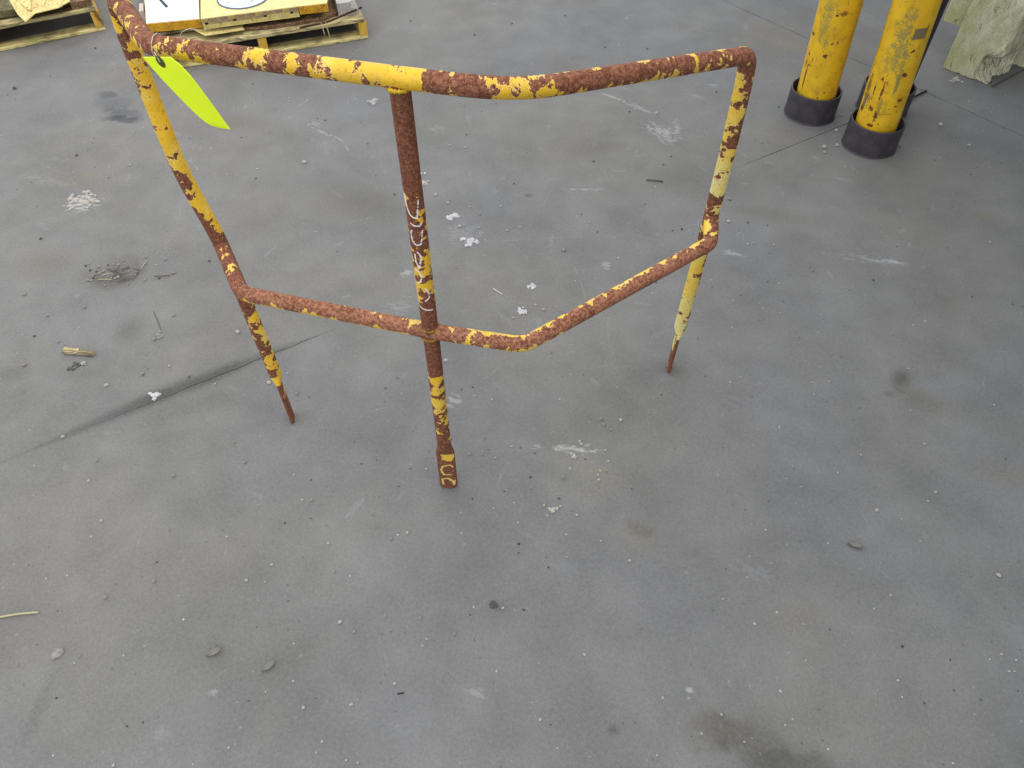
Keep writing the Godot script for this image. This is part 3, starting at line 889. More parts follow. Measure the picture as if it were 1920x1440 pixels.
func shifted(m: ArrayMesh, off: Vector3) -> ArrayMesh:
	var st := SurfaceTool.new()
	st.append_from(m, 0, Transform3D(Basis.IDENTITY, -off))
	return st.commit()


func weld(c: Vector3, axis: Vector3, R: float, r: float, sd: int) -> ArrayMesh:
	var st := begin()
	var a := axis.cross(Vector3(0.3, 0.2, 0.9)).normalized()
	var b := axis.cross(a)
	var g := noise(1.0, 2, sd)
	var N := 48
	var K := 8
	for i in N + 1:
		var th := TAU * (i % N) / N
		var d := a * cos(th) + b * sin(th)
		var rr := r * (1.0 + 0.5 * sin(i * 1.9) * 0.5 + g.get_noise_1d((i % N) * 0.7) * 0.8)
		for k in K + 1:
			var ph := TAU * k / K
			var n := d * cos(ph) + axis * sin(ph)
			st.set_normal(n)
			st.set_uv(Vector2(float(i) / N, float(k) / K))
			st.add_vertex(c + d * R + n * rr)
	for i in N:
		for k in K:
			var q := i * (K + 1) + k
			for v in [q, q + 1, q + K + 1, q + 1, q + K + 2, q + K + 1]: st.add_index(v)
	return st.commit()


# the run of a leg's pipe
func run(pts: Array) -> PackedVector3Array:
	var rad := []
	for i in pts.size(): rad.append(0.25 if i > 0 and i < pts.size() - 1 and pts.size() < 6 else 0.0)
	return smooth(fillet(pts, rad), 60 if pts.size() >= 6 else 2)


func level(pts: Array, y: float) -> Vector3:
	for p in run(pts):
		if p.y <= y: return p
	return pts[-1]


# foot: metres at the lower end that are flattened; turn: which way the flat faces, from the front
func leg(g: Node3D, off: Vector3, pts: Array, foot: float, turn: float, cover: Array, pale: Array, strokes: Array):
	var f := frames(run(pts))
	var length: float = f[-1][3]
	var mat := flaking(f, TUBE, length, cover, pale, strokes, 0.0)
	var from := length - foot
	var shape := func(s: float, th: float, r: float) -> Vector2:
		var k := clampf((s - (from - 0.016)) / 0.034, 0, 1)
		k = k * k * (3 - 2 * k)
		var wide := lerpf(r, 0.0215, k)
		var thin := lerpf(r, 0.0062, k)
		var tip := clampf((s - (length - 0.012)) / 0.012, 0, 1)
		wide -= 0.008 * (1.0 - sqrt(maxf(0.0, 1.0 - tip * tip)))
		var a := th - turn
		# a flattened pipe: round at its edges, flat on its faces
		var e := lerpf(1.0, 0.55, k)
		var ca := cos(a)
		var sa := sin(a)
		var p := Vector2(signf(ca) * pow(absf(ca), e) * thin, signf(sa) * pow(absf(sa), lerpf(1.0, 0.85, k)) * wide)
		return p.rotated(turn)
	var cut := 0
	while f[cut][3] < from + 0.012: cut += 1
	var l := obj("leg", shifted(skin(f, 0, cut, TUBE, length, shape), off), mat, g)
	obj("foot", shifted(skin(f, cut, f.size() - 1, TUBE, length, shape, 32, false, true), off), mat, l)


func rod(pts: Array, r: float, mat: Material, called: String, parent: Node3D = null, rad := 0.01) -> MeshInstance3D:
	var rr := []
	for i in pts.size(): rr.append(rad if i > 0 and i < pts.size() - 1 else 0.0)
	var f := frames(smooth(fillet(pts, rr), 2))
	return obj(called, skin(f, 0, f.size() - 1, r, 1.0, round_shape, 10, true, true), mat, parent)


# ------------------------------------------------------------------ the tag
func hang_tag():
	var rows := [
		[Vector3(-0.5336, 1.0579, -1.0880), Vector3(-0.4822, 1.0719, -1.0600)],
		[Vector3(-0.5230, 1.0433, -1.0820), Vector3(-0.4682, 1.0643, -1.0520)],
		[Vector3(-0.5113, 1.0293, -1.0760), Vector3(-0.4571, 1.0506, -1.0480)],
		[Vector3(-0.4981, 1.0143, -1.0700), Vector3(-0.4493, 1.0348, -1.0460)],
		[Vector3(-0.4838, 0.9973, -1.0640), Vector3(-0.4414, 1.0186, -1.0440)],
		[Vector3(-0.4683, 0.9808, -1.0580), Vector3(-0.4340, 1.0007, -1.0430)],
		[Vector3(-0.4600, 0.9738, -1.0550), Vector3(-0.4283, 0.9867, -1.0420)],
		[Vector3(-0.4519, 0.9696, -1.0530), Vector3(-0.4248, 0.9786, -1.0410)],
		[Vector3(-0.4404, 0.9679, -1.0500), Vector3(-0.4211, 0.9713, -1.0400)]]
	var t := base("hang_tag", rows[0][0])
	tag(t, "bright yellow-green plastic tag wired to the guard rail's left corner", "tag")
	var st := begin()
	var off: Vector3 = t.position
	var cols := 6
	var grid := []
	for i in rows.size():
		var line := []
		for k in cols + 1:
			line.append((rows[i][0] as Vector3).lerp(rows[i][1], float(k) / cols) - off)
		grid.append(line)
	var nrm := func(i: int, k: int) -> Vector3:
		var n: Vector3 = (grid[mini(i + 1, rows.size() - 1)][k] - grid[maxi(i - 1, 0)][k]).cross(grid[i][mini(k + 1, cols)] - grid[i][maxi(k - 1, 0)]).normalized()
		return n if n.dot(Vector3(0, 0.7, 0.7)) > 0 else -n
	var half := 0.0007
	for side in [1.0, -1.0]:
		for i in rows.size() - 1:
			for k in cols:
				var q := []
				for c in [[i, k], [i, k + 1], [i + 1, k + 1], [i + 1, k]]:
					q.append([grid[c[0]][c[1]] + nrm.call(c[0], c[1]) * half * side, nrm.call(c[0], c[1]) * side])
				for v in ([0, 1, 2, 0, 2, 3] if side > 0 else [0, 2, 1, 0, 3, 2]):
					st.set_normal(q[v][1])
					st.set_uv(Vector2.ZERO)
					st.add_vertex(q[v][0])
	var rim := []
	for k in cols + 1: rim.append([0, k])
	for i in range(1, rows.size()): rim.append([i, cols])
	for k in range(cols - 1, -1, -1): rim.append([rows.size() - 1, k])
	for i in range(rows.size() - 2, 0, -1): rim.append([i, 0])
	for j in rim.size():
		var a: Array = rim[j]
		var b: Array = rim[(j + 1) % rim.size()]
		var pa: Vector3 = grid[a[0]][a[1]]
		var pb: Vector3 = grid[b[0]][b[1]]
		var na: Vector3 = nrm.call(a[0], a[1]) * half
		var nb: Vector3 = nrm.call(b[0], b[1]) * half
		quad(st, [pa - na, pb - nb, pb + nb, pa + na], [Vector2.ZERO, Vector2.ZERO, Vector2.ZERO, Vector2.ZERO], (pb - pa).cross(na).normalized())
	var m := plain(Color(0.91, 1.0, 0.16), 0.45)
	m.backlight_enabled = true
	m.backlight = Color(0.36, 0.4, 0.06)
	var card := obj("card", st.commit(), m, t)
	# eyelet, lying in the card's face
	var c: Vector3 = (grid[0][3] + grid[1][3]) / 2 + (grid[1][3] - grid[0][3]) * -0.05
	var n: Vector3 = nrm.call(0, 3)
	var ax: Vector3 = (grid[1][3] - grid[0][3]).normalized()
	var bx := n.cross(ax).normalized()
	st = begin()
	for i in 24:
		var a0 := TAU * i / 24
		var a1 := TAU * (i + 1) / 24
		var c0 := c + n * 0.0013
		tri(st, c0, c0 + (ax * cos(a0) + bx * sin(a0) * 0.8) * 0.009, c0 + (ax * cos(a1) + bx * sin(a1) * 0.8) * 0.009, n)
		var p0 := c + (ax * cos(a0) + bx * sin(a0) * 0.8) * 0.009
		var p1 := c + (ax * cos(a1) + bx * sin(a1) * 0.8) * 0.009
		quad(st, [p0, p1, p1 + n * 0.0013, p0 + n * 0.0013], [Vector2.ZERO, Vector2.ZERO, Vector2.ZERO, Vector2.ZERO], (p0 - c).normalized())
	obj("eyelet", st.commit(), plain(Color(0.26, 0.30, 0.10), 0.6), card)
	# tie wire: out of the eyelet, once round the pipe
	var top := Vector3(-0.528, 1.052, -1.132)
	var w := [c + n * 0.002, c + n * 0.006 + Vector3(-0.004, 0.012, -0.010)]
	for i in 10:
		var a := -0.5 + TAU * 0.86 * i / 9.0
		w.append(top - off + Vector3(0.004 * i / 9.0, 0, 0) + Vector3(-0.15, 0, 1).normalized() * cos(a) * 0.0185 + Vector3.UP * sin(a) * 0.0185)
	w.append(c + n * 0.004 + Vector3(0.004, 0.006, -0.003))
	rod(w, 0.0007, M.wire, "tie_wire", t, 0.003)


# ------------------------------------------------------------------ bollards
func ring(r0: float, r1: float, h: float, sd: int) -> ArrayMesh:
	var st := begin()
	var pr := [Vector2(r1 + 0.003, 0.0), Vector2(r1, 0.006), Vector2(r1, h - 0.002), Vector2(r1 - 0.002, h), Vector2(r0 + 0.002, h), Vector2(r0, h - 0.002), Vector2(r0, 0.0)]
	var N := 64
	var g := noise(1.0, 2, sd)
	for i in N:
		for k in pr.size() - 1:
			var v := []
			for c in [[i, k], [i + 1, k], [i + 1, k + 1], [i, k + 1]]:
				var th: float = TAU * (int(c[0]) % N) / N
				var wob := 1.0 + 0.012 * g.get_noise_2d(cos(th) * 1.2, sin(th) * 1.2) * 2.0
				v.append(Vector3(cos(th) * pr[c[1]].x * wob, pr[c[1]].y, sin(th) * pr[c[1]].x * wob))
			var e: Vector2 = pr[k + 1] - pr[k]
			var th2 := TAU * (i + 0.5) / N
			quad(st, v, [Vector2(i, k), Vector2(i + 1, k), Vector2(i + 1, k + 1), Vector2(i, k + 1)], Vector3(cos(th2) * e.y, -e.x, sin(th2) * e.y).normalized())
	return st.commit()


# worn traffic-yellow paint. Marks are given as [across -1..1, down 0..1 between the two heights, half sizes, colour, ragged]
func bollard_paint(sd: int, va: float, vb: float, u_mid: float, marks_list: Array) -> StandardMaterial3D:
	var w := 448
	var h := 1024
	var n1 := noise(0.035, 4, sd, 0.6)
	var n2 := noise(0.012, 3, sd + 1)
	var n3 := noise(0.16, 3, sd + 2)
	var im := Image.create(w, h, false, Image.FORMAT_RGB8)
	for y in h:
		for x in w:
			var c := Color(0.86, 0.69, 0.12).lerp(Color(0.79, 0.62, 0.10), clampf(0.5 + n2.get_noise_2d(x, y), 0, 1))
			c = c.lerp(Color(0.62, 0.52, 0.16), clampf(n1.get_noise_2d(x * 0.5 + 400, y * 0.3) * 1.6 - 0.35, 0, 0.6))
			var cv := n1.get_noise_2d(x * 1.7 + 900, y * 0.9) + n3.get_noise_2d(x, y * 0.6) * 0.15
			if cv > 0.56: c = Color(0.30, 0.17, 0.09).lerp(Color(0.42, 0.33, 0.22), clampf(0.5 + n3.get_noise_2d(x, y), 0, 1))
			im.set_pixel(x, y, c)
	for k in marks_list:
		var u: float = u_mid - asin(clampf(k[0], -0.98, 0.98)) / TAU
		var hu: float = k[2] / TAU
		var v: float = lerpf(va, vb, k[1])
		var hv: float = k[3] * (vb - va)
		var rag: float = k[5]
		for y in range(int((v - hv * 1.6) * h), int((v + hv * 1.6) * h) + 1):
			for x in range(int((u - hu * 1.6) * w), int((u + hu * 1.6) * w) + 1):
				if x < 0 or x >= w or y < 0 or y >= h: continue
				var e := Vector2((float(x) / w - u) / hu, (float(y) / h - v) / hv)
				var d := maxf(absf(e.x), absf(e.y)) if rag < 0.2 else e.length()
				d += (n1.get_noise_2d(x * 1.1, y * 0.8) * (1.2 if k[2] > 0.09 and rag > 0.95 else 0.7) + n3.get_noise_2d(x, y * 0.8) * 1.1) * rag
				if d < 1.0: im.set_pixel(x, y, im.get_pixel(x, y).lerp(k[4], clampf((1.0 - d) * (2.2 if k[2] > 0.09 and rag > 0.95 else 12.0), 0, 0.62 if k[2] > 0.09 and rag > 0.95 else 0.9)))
	var m := textured(im, 0.5)
	m.metallic_specular = 0.45
	return m


func bollard(at: Vector2, lean: Vector2, paint: Material, label: String, cat: String, post_r := 0.0715, high := 1.05, shift := Vector2.ZERO):
	var b := base("bollard", Vector3(at.x, 0, at.y))
	tag(b, label, cat)
	obj("sleeve", ring(0.0885, 0.095, 0.104, int(at.x * 100)), M.sleeve, b)
	var foot := Vector3(shift.x, 0.004, shift.y)
	var head := Vector3(shift.x + lean.x * high, high, shift.y + lean.y * high)
	var path := PackedVector3Array()
	for i in 41: path.append(head.lerp(foot, i / 40.0))
	var f := frames(path)
	obj("post", skin(f, 0, 40, post_r, f[-1][3], round_shape, 64, true, true), paint, b)
	return b


func bollards():
	var rust := Color(0.34, 0.19, 0.10)
	var grey := Color(0.42, 0.385, 0.31)
	var rub := Color(0.53, 0.50, 0.31)
	var m1 := [[-0.42, 0.02, 0.30, 0.10, rub, 1.1], [-0.45, 0.20, 0.24, 0.12, rub, 1.1], [-0.2, 0.36, 0.10, 0.10, rub, 1.2], [-0.05, 0.50, 0.12, 0.022, rust, 0.5], [-0.9, 0.33, 0.16, 0.018, rust, 0.6], [0.12, 0.36, 0.06, 0.012, rust, 0.6], [0.25, 0.035, 0.30, 0.018, rust, 1.0], [0.0, 0.06, 0.08, 0.012, rust, 0.8], [-0.76, 0.80, 0.055, 0.16, Color(0.44, 0.33, 0.14), 0.5], [-0.76, 0.80, 0.025, 0.15, rust, 0.5], [-0.70, 0.65, 0.16, 0.008, rust, 0.4], [-0.83, 0.54, 0.05, 0.02, rust, 0.5], [-0.6, 0.58, 0.04, 0.03, Color(0.5, 0.42, 0.16), 0.8], [0.12, 0.985, 0.04, 0.012, rust, 0.5], [-0.86, 0.66, 0.05, 0.04, rust, 0.9]]
	var m2 := [[0.0, 0.03, 0.22, 0.06, rub, 1.1], [-0.1, 0.16, 0.32, 0.10, rub, 1.1], [-0.05, 0.27, 0.38, 0.09, rub, 1.1], [-0.2, 0.40, 0.34, 0.07, rub, 1.2], [0.28, 0.40, 0.14, 0.16, rub, 1.0], [0.34, 0.56, 0.09, 0.10, Color(0.52, 0.48, 0.28), 0.7], [0.60, 0.155, 0.33, 0.045, grey, 0.12], [0.80, 0.12, 0.03, 0.035, rust, 0.4], [0.52, 0.295, 0.10, 0.014, rust, 0.9], [0.52, 0.495, 0.12, 0.018, rust, 0.7], [-0.35, 0.55, 0.06, 0.016, rust, 0.9], [-0.16, 0.57, 0.10, 0.02, rust, 1.0], [-0.20, 0.66, 0.05, 0.075, rust, 0.7], [-0.55, 0.66, 0.04, 0.06, rust, 0.9], [-0.80, 0.78, 0.22, 0.085, Color(0.42, 0.36, 0.27), 0.7], [-0.86, 0.64, 0.12, 0.09, Color(0.44, 0.34, 0.22), 0.8], [-0.74, 0.82, 0.05, 0.06, Color(0.80, 0.68, 0.2), 0.4], [-0.88, 0.865, 0.14, 0.02, rust, 0.6], [-0.14, 0.86, 0.09, 0.055, rust, 0.7], [-0.10, 0.78, 0.11, 0.07, Color(0.62, 0.50, 0.22), 0.8], [-0.25, 0.965, 0.15, 0.016, rust, 0.6], [0.70, 0.72, 0.16, 0.02, rust, 0.8], [0.60, 0.775, 0.10, 0.006, rust, 0.5], [0.2, 0.845, 0.42, 0.003, Color(0.5, 0.38, 0.1), 0.2], [0.1, 0.94, 0.03, 0.008, rust, 0.4], [-0.45, 0.82, 0.10, 0.02, rust, 0.9], [-0.96, 0.3, 0.06, 0.3, Color(0.5, 0.38, 0.12), 1.0]]
	var p1 := bollard_paint(201, 0.595, 0.905, 0.564, m1)
	var p2 := bollard_paint(231, 0.515, 0.905, 0.578, m2)
	bollard(Vector2(1.157, -2.761), Vector2(-0.0421, 0.0), p1, "yellow steel bollard in a dark sleeve, left and slightly cleaner one", "bollard", 0.0715, 1.05, Vector2(0.003, 0.008))
	var b2 = bollard(Vector2(1.322, -2.541), Vector2(-0.0556, 0.0), p2, "yellow steel bollard in a dark sleeve, nearest one with grey scuffed band", "bollard", 0.0715, 1.05, Vector2(0.0, 0.006))
	obj("sleeve_seam", bar(0.10, 0.004, 0.004, 0.001), M.sleeve, b2, Vector3(0.012, 0.002, 0.0945)).rotation_degrees = Vector3(0, 0, 90)
	bollard(Vector2(1.446, -2.789), Vector2(0.0148, 0.0), M.dark_post, "dark unpainted post in a sleeve hidden behind the nearest yellow bollard", "post", 0.0715, 1.0)
	var w := rod([Vector3(1.5254, 0.0120, -2.8032), Vector3(1.5592, 0.0140, -2.8318), Vector3(1.6191, 0.0060, -2.8870), Vector3(1.6679, 0.0050, -2.9221)], 0.004, M.black, "cable_end")
	tag(w, "short black cable end poking out beside the nearest bollard", "cable")


# ------------------------------------------------------------------ old timbers
func rough_block(w: float, h: float, d: float, sd: int, ruin: float, ground_bite := 0.0) -> ArrayMesh:
	var st := begin()
	var n1 := noise(9.0, 4, sd, 0.6)
	var n2 := noise(5.0, 2, sd + 5)
	var warp := func(p: Vector3) -> Vector3:
		var k := n1.get_noise_3d(p.x * 2.2, p.y * 0.55, p.z * 2.2)
		var q := p
		# splintered towards the right-hand front edge
		var e := clampf((p.x / w - 0.62) / 0.38, 0, 1) * clampf((p.z / d) * 1.2, 0, 1)
		var bite := clampf(n2.get_noise_3d(p.x, p.y * 1.4, 4.0) * 1.8 + 0.25, 0, 1.2) * e * ruin
		q.x -= bite * w * 0.35
		q.z -= bite * d * 0.25
		q += Vector3(1, 0.15, 1) * k * (0.0016 + 0.007 * e * ruin)
		if p.y < 0.03 and ground_bite > 0.0: q.y += maxf(0.0, n2.get_noise_3d(p.x * 4.0, 0, p.z * 4.0)) * ground_bite
		return q
	var faces := [[Vector3(0, 0, d), Vector3(w, 0, 0), Vector3(0, h, 0), 34, 80], [Vector3(w, 0, d), Vector3(0, 0, -d), Vector3(0, h, 0), 20, 80], [Vector3(0, 0, 0), Vector3(0, 0, d), Vector3(0, h, 0), 20, 80], [Vector3(w, 0, 0), Vector3(-w, 0, 0), Vector3(0, h, 0), 20, 40], [Vector3(0, h, d), Vector3(w, 0, 0), Vector3(0, 0, -d), 20, 20], [Vector3(0, 0, 0), Vector3(w, 0, 0), Vector3(0, 0, d), 20, 20]]
	for f in faces:
		var nu: int = f[3]
		var nv: int = f[4]
		for i in nu:
			for j in nv:
				var q := []
				var t := []
				for c in [[i, j], [i, j + 1], [i + 1, j + 1], [i + 1, j]]:
					var p: Vector3 = f[0] + f[1] * (float(c[0]) / nu) + f[2] * (float(c[1]) / nv)
					q.append(warp.call(p))
					t.append(Vector2((p.x + (d - p.z)) / 0.36, 1.0 - p.y / 0.75))
				for k in [0, 1, 2, 0, 2, 3]:
					st.set_uv(t[k])
					st.add_vertex(q[k])
	st.index()
	st.generate_normals()
	return st.commit()


func mossy(sd: int, moss: float, light: float) -> StandardMaterial3D:
	var w := 360
	var h := 750
	var n1 := noise(1.0, 4, sd, 0.55)
	var n2 := noise(0.012, 4, sd + 2)
	var n3 := noise(0.14, 3, sd + 4, 0.6)
	var im := Image.create(w, h, false, Image.FORMAT_RGB8)
	for y in h:
		for x in w:
			var g := n1.get_noise_2d((x + n2.get_noise_2d(x, y * 0.6) * 30.0) * 0.07, y * 0.009)
			var c := Color(0.68, 0.675, 0.57).lerp(Color(0.82, 0.815, 0.72), clampf(0.5 + g * 0.9, 0, 1))
			var low := clampf(1.0 - float(x) / (w * 0.62), 0, 1) * clampf((float(y) / h - 0.35) * 1.7, 0, 1)
			var k := clampf(moss * 0.5 + low * 0.8 + n2.get_noise_2d(x + 90, y * 0.7) * 0.6, 0, 1)
			c = c.lerp(Color(0.58, 0.58, 0.38), k * 0.65)
			if g < -0.50: c = c.lerp(Color(0.30, 0.27, 0.19), 0.6)
			# bare splintered wood towards the broken edge
			var e := clampf((float(x) / w - 0.42) * 6.0, 0, 1) * clampf((float(y) / h - 0.55) * 3.0, 0, 1)
			var sp := n1.get_noise_2d(x * 0.22 + y * 0.03, y * 0.02 + 40.0)
			if e > 0.0 and sp > 0.12: c = c.lerp(Color(0.86, 0.84, 0.77), e * 0.8)
			elif e > 0.0 and sp < -0.25: c = c.lerp(Color(0.27, 0.23, 0.16), e * 0.8)
			c = c.lightened(clampf(n3.get_noise_2d(x, y) * 0.14, 0, 1)).darkened(clampf(-n3.get_noise_2d(x, y) * 0.2, 0, 1))
			im.set_pixel(x, y, c.lightened(light))
	return textured(im, 0.95)


func timbers():
	var turn := -(0.8702)
	var a := Vector2(1.806, -3.119)
	var o := base("timber", Vector3(a.x, 0, a.y), turn)
	tag(o, "upright weathered timber, moss stained, with a splintered right edge", "timber")
	var back := 0.15
	obj("block", rough_block(0.205, 0.75, back, 301, 1.0, 0.012), mossy(311, 0.35, 0.0), o, Vector3(0, 0.002, -back))
	var b := Vector2(2.072, -3.151)
	o = base("timber", Vector3(b.x, 0, b.y), turn + 0.15)
	tag(o, "pale weathered timber standing behind the splintered one at frame edge", "timber")
	obj("block", rough_block(0.26, 0.75, 0.16, 331, 0.4, 0.012), mossy(341, 0.12, 0.06), o, Vector3(-0.02, 0.01, -0.16))
	var c := Vector2(1.7706, -3.2026)
	o = base("timber", Vector3(c.x, 0.0, c.y), turn + 0.05)
	tag(o, "short mossy timber raised off the ground, left of the splintered one", "timber")
	obj("block", rough_block(0.20, 0.45, 0.15, 351, 0.3, 0.0), mossy(361, 0.4, 0.0), o, Vector3(0, 0.16, -0.15))
	obj("bearer", rough_block(0.22, 0.158, 0.12, 371, 0.2, 0.0), M.dark_rust, o, Vector3(0.02, 0.001, -0.30))
	var sh := obj("sheet", plate([Vector2(1.942, -2.952), Vector2(2.138, -3.096), Vector2(2.363, -3.245), Vector2(2.360, -3.392), Vector2(2.046, -3.197)], 0.002, 0.012), plain(Color(0.37, 0.37, 0.365), 0.8))
	tag(sh, "thin grey sheet lying under the timbers at the frame edge", "sheet")


# ------------------------------------------------------------------ pallets
func pallet(at: Vector3, turn: float, wide: float, deep: float, high: float, label: String, sd: int) -> Node3D:
	var p := base("pallet", at, turn)
	tag(p, label, "pallet", "wooden pallets carrying scrap steel")
	var r := RandomNumberGenerator.new()
	r.seed = sd
	for z in [0.033, deep * 0.5, deep - 0.033]:
		obj("bottom_board", bar(wide, 0.015, 0.066, 0.0025, r.randi() % 1000, 0.0012), M.board_edge, p, Vector3(0, 0.001, -z))
	for x in [0.0, wide / 2 - 0.018, wide - 0.036]:
		var s := obj("stringer", bar(deep, high - 0.034, 0.036, 0.002, r.randi() % 1000, 0.0008), M.stringer, p, Vector3(x + 0.018, 0.0165, -0.001))
		s.rotation.y = PI / 2
	var z := 0.0
	var k := 0
	while z < deep - 0.05:
		var w := 0.125 if k == 0 else r.randf_range(0.085, 0.11)
		obj("deck_board", bar(wide + r.randf_range(-0.008, 0.004), 0.017, w, 0.0025, r.randi() % 1000, 0.0014), M.plank if r.randf() < 0.5 or k == 0 else M.plank_grey, p, Vector3(r.randf_range(-0.004, 0.004), high - 0.0172, -z - w / 2))
		z += w + r.randf_range(0.035, 0.055)
		k += 1
	return p


func pallets():
	pallet(Vector3(-1.478, 0, -3.076), 0.3437, 0.898, 1.1, 0.090, "wooden pallet behind the tag, carrying a white panel and yellow plates", 11)
	pallet(Vector3(-2.616, 0, -3.039), 0.4846, 0.90, 1.1, 0.105, "wooden pallet at the top left corner with a bent tan plate", 12)
	# on the pallet behind the tag
	var o := base("panel")
	tag(o, "white panel with a yellow edge and a black mark lying flat", "panel")
	var wp := [Vector2(-1.4992, -3.1800), Vector2(-1.2890, -3.2235), Vector2(-1.4013, -3.6239), Vector2(-1.6385, -3.5899)]
	obj("frame", plate(wp, 0.1200, 0.1545), M.ochre, o)
	obj("face", plate(inset(wp, 0.004), 0.1545, 0.1565, 0.0008), M.white_panel, o)
	obj("mark", plate([Vector2(-1.5183, -3.4111), Vector2(-1.5084, -3.4164), Vector2(-1.4516, -3.3386), Vector2(-1.4591, -3.3259)], 0.1568, 0.1574, 0.0002), plain(Color(0.12, 0.15, 0.20), 0.6), o)
	obj("mark", plate([Vector2(-1.3771, -3.3798), Vector2(-1.3581, -3.3850), Vector2(-1.3201, -3.2434), Vector2(-1.3365, -3.2385)], 0.1568, 0.1571, 0.0001), plain(Color(0.76, 0.80, 0.81), 0.6), o)
	for q in [[Vector2(274.5, 21), 3], [Vector2(275.5, 29), 4], [Vector2(275.5, 33), 3]]:
		pass
	var pk := obj("carton", plate([Vector2(-1.5867, -3.3418), Vector2(-1.5693, -3.3519), Vector2(-1.5928, -3.4242), Vector2(-1.6097, -3.4190)], 0.0915, 0.1350), plain(Color(0.72, 0.68, 0.66), 0.8))
	tag(pk, "small pinkish white carton beside the white panel's left edge", "carton")
	var uh := plate([Vector2(-1.5170, -3.1988), Vector2(-1.3239, -3.2665), Vector2(-1.4240, -3.6460), Vector2(-1.6489, -3.5899)], 0.0915, 0.1060)
	tag(obj("board", uh, M.plank_grey), "grey wooden board under the white panel", "board")
	tag(obj("board", plate([Vector2(-1.4826, -3.2037), Vector2(-1.3139, -3.2521), Vector2(-1.4050, -3.5974), Vector2(-1.6147, -3.5640)], 0.1065, 0.1195), M.dark_rust), "dark packing board between the white panel and the grey board", "board")
	# yellow cover with a slotted flange and a round dial
	o = base("cover_plate")
	tag(o, "tan yellow steel cover with a slotted front flange and white disc", "cover plate")
	var edge_l := Vector2(-1.2747, -3.1948)
	var edge_m := Vector2(-0.8984, -3.3110)
	var edge_r := Vector2(-0.7802, -3.3416)
	obj("cover_top", plate([edge_l, edge_m, edge_r, Vector2(-0.7971, -3.5863), Vector2(-1.4099, -3.7015)], 0.1670, 0.1700), M.yellow_steel, o)
	var along := (edge_m - edge_l).normalized()
	var len := edge_l.distance_to(edge_m)
	var ang := atan2(-along.y, along.x)
	var slots := [0.045, 0.335, 0.645, 0.925]
	# the flange is four runs of plate round its slots
	var x := 0.0
	var fl := base_child("flange", o, Vector3(edge_l.x, 0.130, edge_l.y), ang)
	obj("flange_strip", bar(len, 0.013, 0.003, 0.0005), M.tan_steel, fl)
	obj("flange_strip", bar(len, 0.0155, 0.003, 0.0005), M.worn_steel, fl, Vector3(0, 0.0215, 0))
	for k in 5:
		var to: float = len if k == 4 else slots[k] * len - 0.007
		obj("flange_strip", bar(to - x, 0.0082, 0.0028, 0.0003), M.tan_steel if k in [0, 3] else M.worn_steel, fl, Vector3(x, 0.0132, 0))
		x = to + 0.014
	obj("flange_lip", bar(len, 0.003, 0.005, 0.001), M.tan_steel, fl, Vector3(0, -0.0032, 0.0012))
	obj("flange_backing", bar(len, 0.034, 0.002, 0.0003), M.black, fl, Vector3(0, 0.001, -0.006))
	var along2 := (edge_r - edge_m).normalized()
	var sf := obj("side_flange", bar(edge_m.distance_to(edge_r), 0.032, 0.003, 0.0005), M.ochre, o, Vector3(edge_m.x, 0.1345, edge_m.y) + Vector3(along2.x, 0, along2.y) * 0.002)
	sf.rotation.y = atan2(-along2.y, along2.x)
	var dc := Vector2(-1.1451, -3.3861)
	var dial := base_child("dial", o, Vector3(dc.x, 0.1704, dc.y), 0.3)
	obj("dial_rim", disc(0.107, 0.003), plain(Color(0.36, 0.38, 0.50), 0.6), dial)
	obj("dial_face", disc(0.101, 0.0045), M.white_panel, dial)
	# pencilled figures round the dial
	var st := begin()
	var r := RandomNumberGenerator.new()
	r.seed = 5
	for k in 34:
		var th := TAU * k / 34.0 + r.randf() * 0.1
		var rr := r.randf_range(0.055, 0.09)
		var p := Vector2.from_angle(th) * rr
		for j in 3:
			var d := Vector2.from_angle(r.randf() * TAU) * r.randf_range(0.004, 0.010)
			var wd := d.orthogonal().normalized() * 0.0008
			quad(st, [Vector3(p.x - wd.x, 0.0049, p.y - wd.y), Vector3(p.x + wd.x, 0.0049, p.y + wd.y), Vector3(p.x + d.x + wd.x, 0.0049, p.y + d.y + wd.y), Vector3(p.x + d.x - wd.x, 0.0049, p.y + d.y - wd.y)], [Vector2.ZERO, Vector2.ZERO, Vector2.ZERO, Vector2.ZERO], Vector3.UP)
			p += d
	obj("dial_marks", st.commit(), plain(Color(0.42, 0.43, 0.42), 0.8), dial)
	var under := obj("support", plate([Vector2(-1.3005, -3.2950), Vector2(-0.8173, -3.4589), Vector2(-0.8489, -3.6910), Vector2(-1.4000, -3.6338)], 0.1065, 0.1280), M.dark_rust)
	tag(under, "dark rusty packing under the tan yellow cover", "scrap")
	var tp := obj("thin_plate", plate([Vector2(-1.3571, -3.2491), Vector2(-1.2673, -3.1699), Vector2(-1.1760, -3.2032), Vector2(-1.1165, -3.2248), Vector2(-1.1332, -3.2588), Vector2(-1.1214, -3.3587), Vector2(-1.3324, -3.3083)], 0.1095, 0.1130), M.tan_steel)
	tag(tp, "thin tan steel plate with a pointed corner under the cover", "plate")
	var rp := obj("rusty_sheet", plate([Vector2(-1.2975, -3.2796), Vector2(-1.1023, -3.2551), Vector2(-0.9946, -3.2796), Vector2(-0.9104, -3.3142), Vector2(-0.8113, -3.3494), Vector2(-0.7592, -3.4005), Vector2(-0.7863, -3.7181), Vector2(-1.3956, -3.6043)], 0.0915, 0.1055), M.rust)
	tag(rp, "brown rusted sheet on the pallet's deck beneath the steel covers", "sheet")
	var db := rod([Vector3(-0.8889, 0.1120, -3.2404), Vector3(-0.7849, 0.1120, -3.2895), Vector3(-0.6541, 0.1120, -3.4322)], 0.0045, M.dark_rust, "steel_strip", null, 0.05)
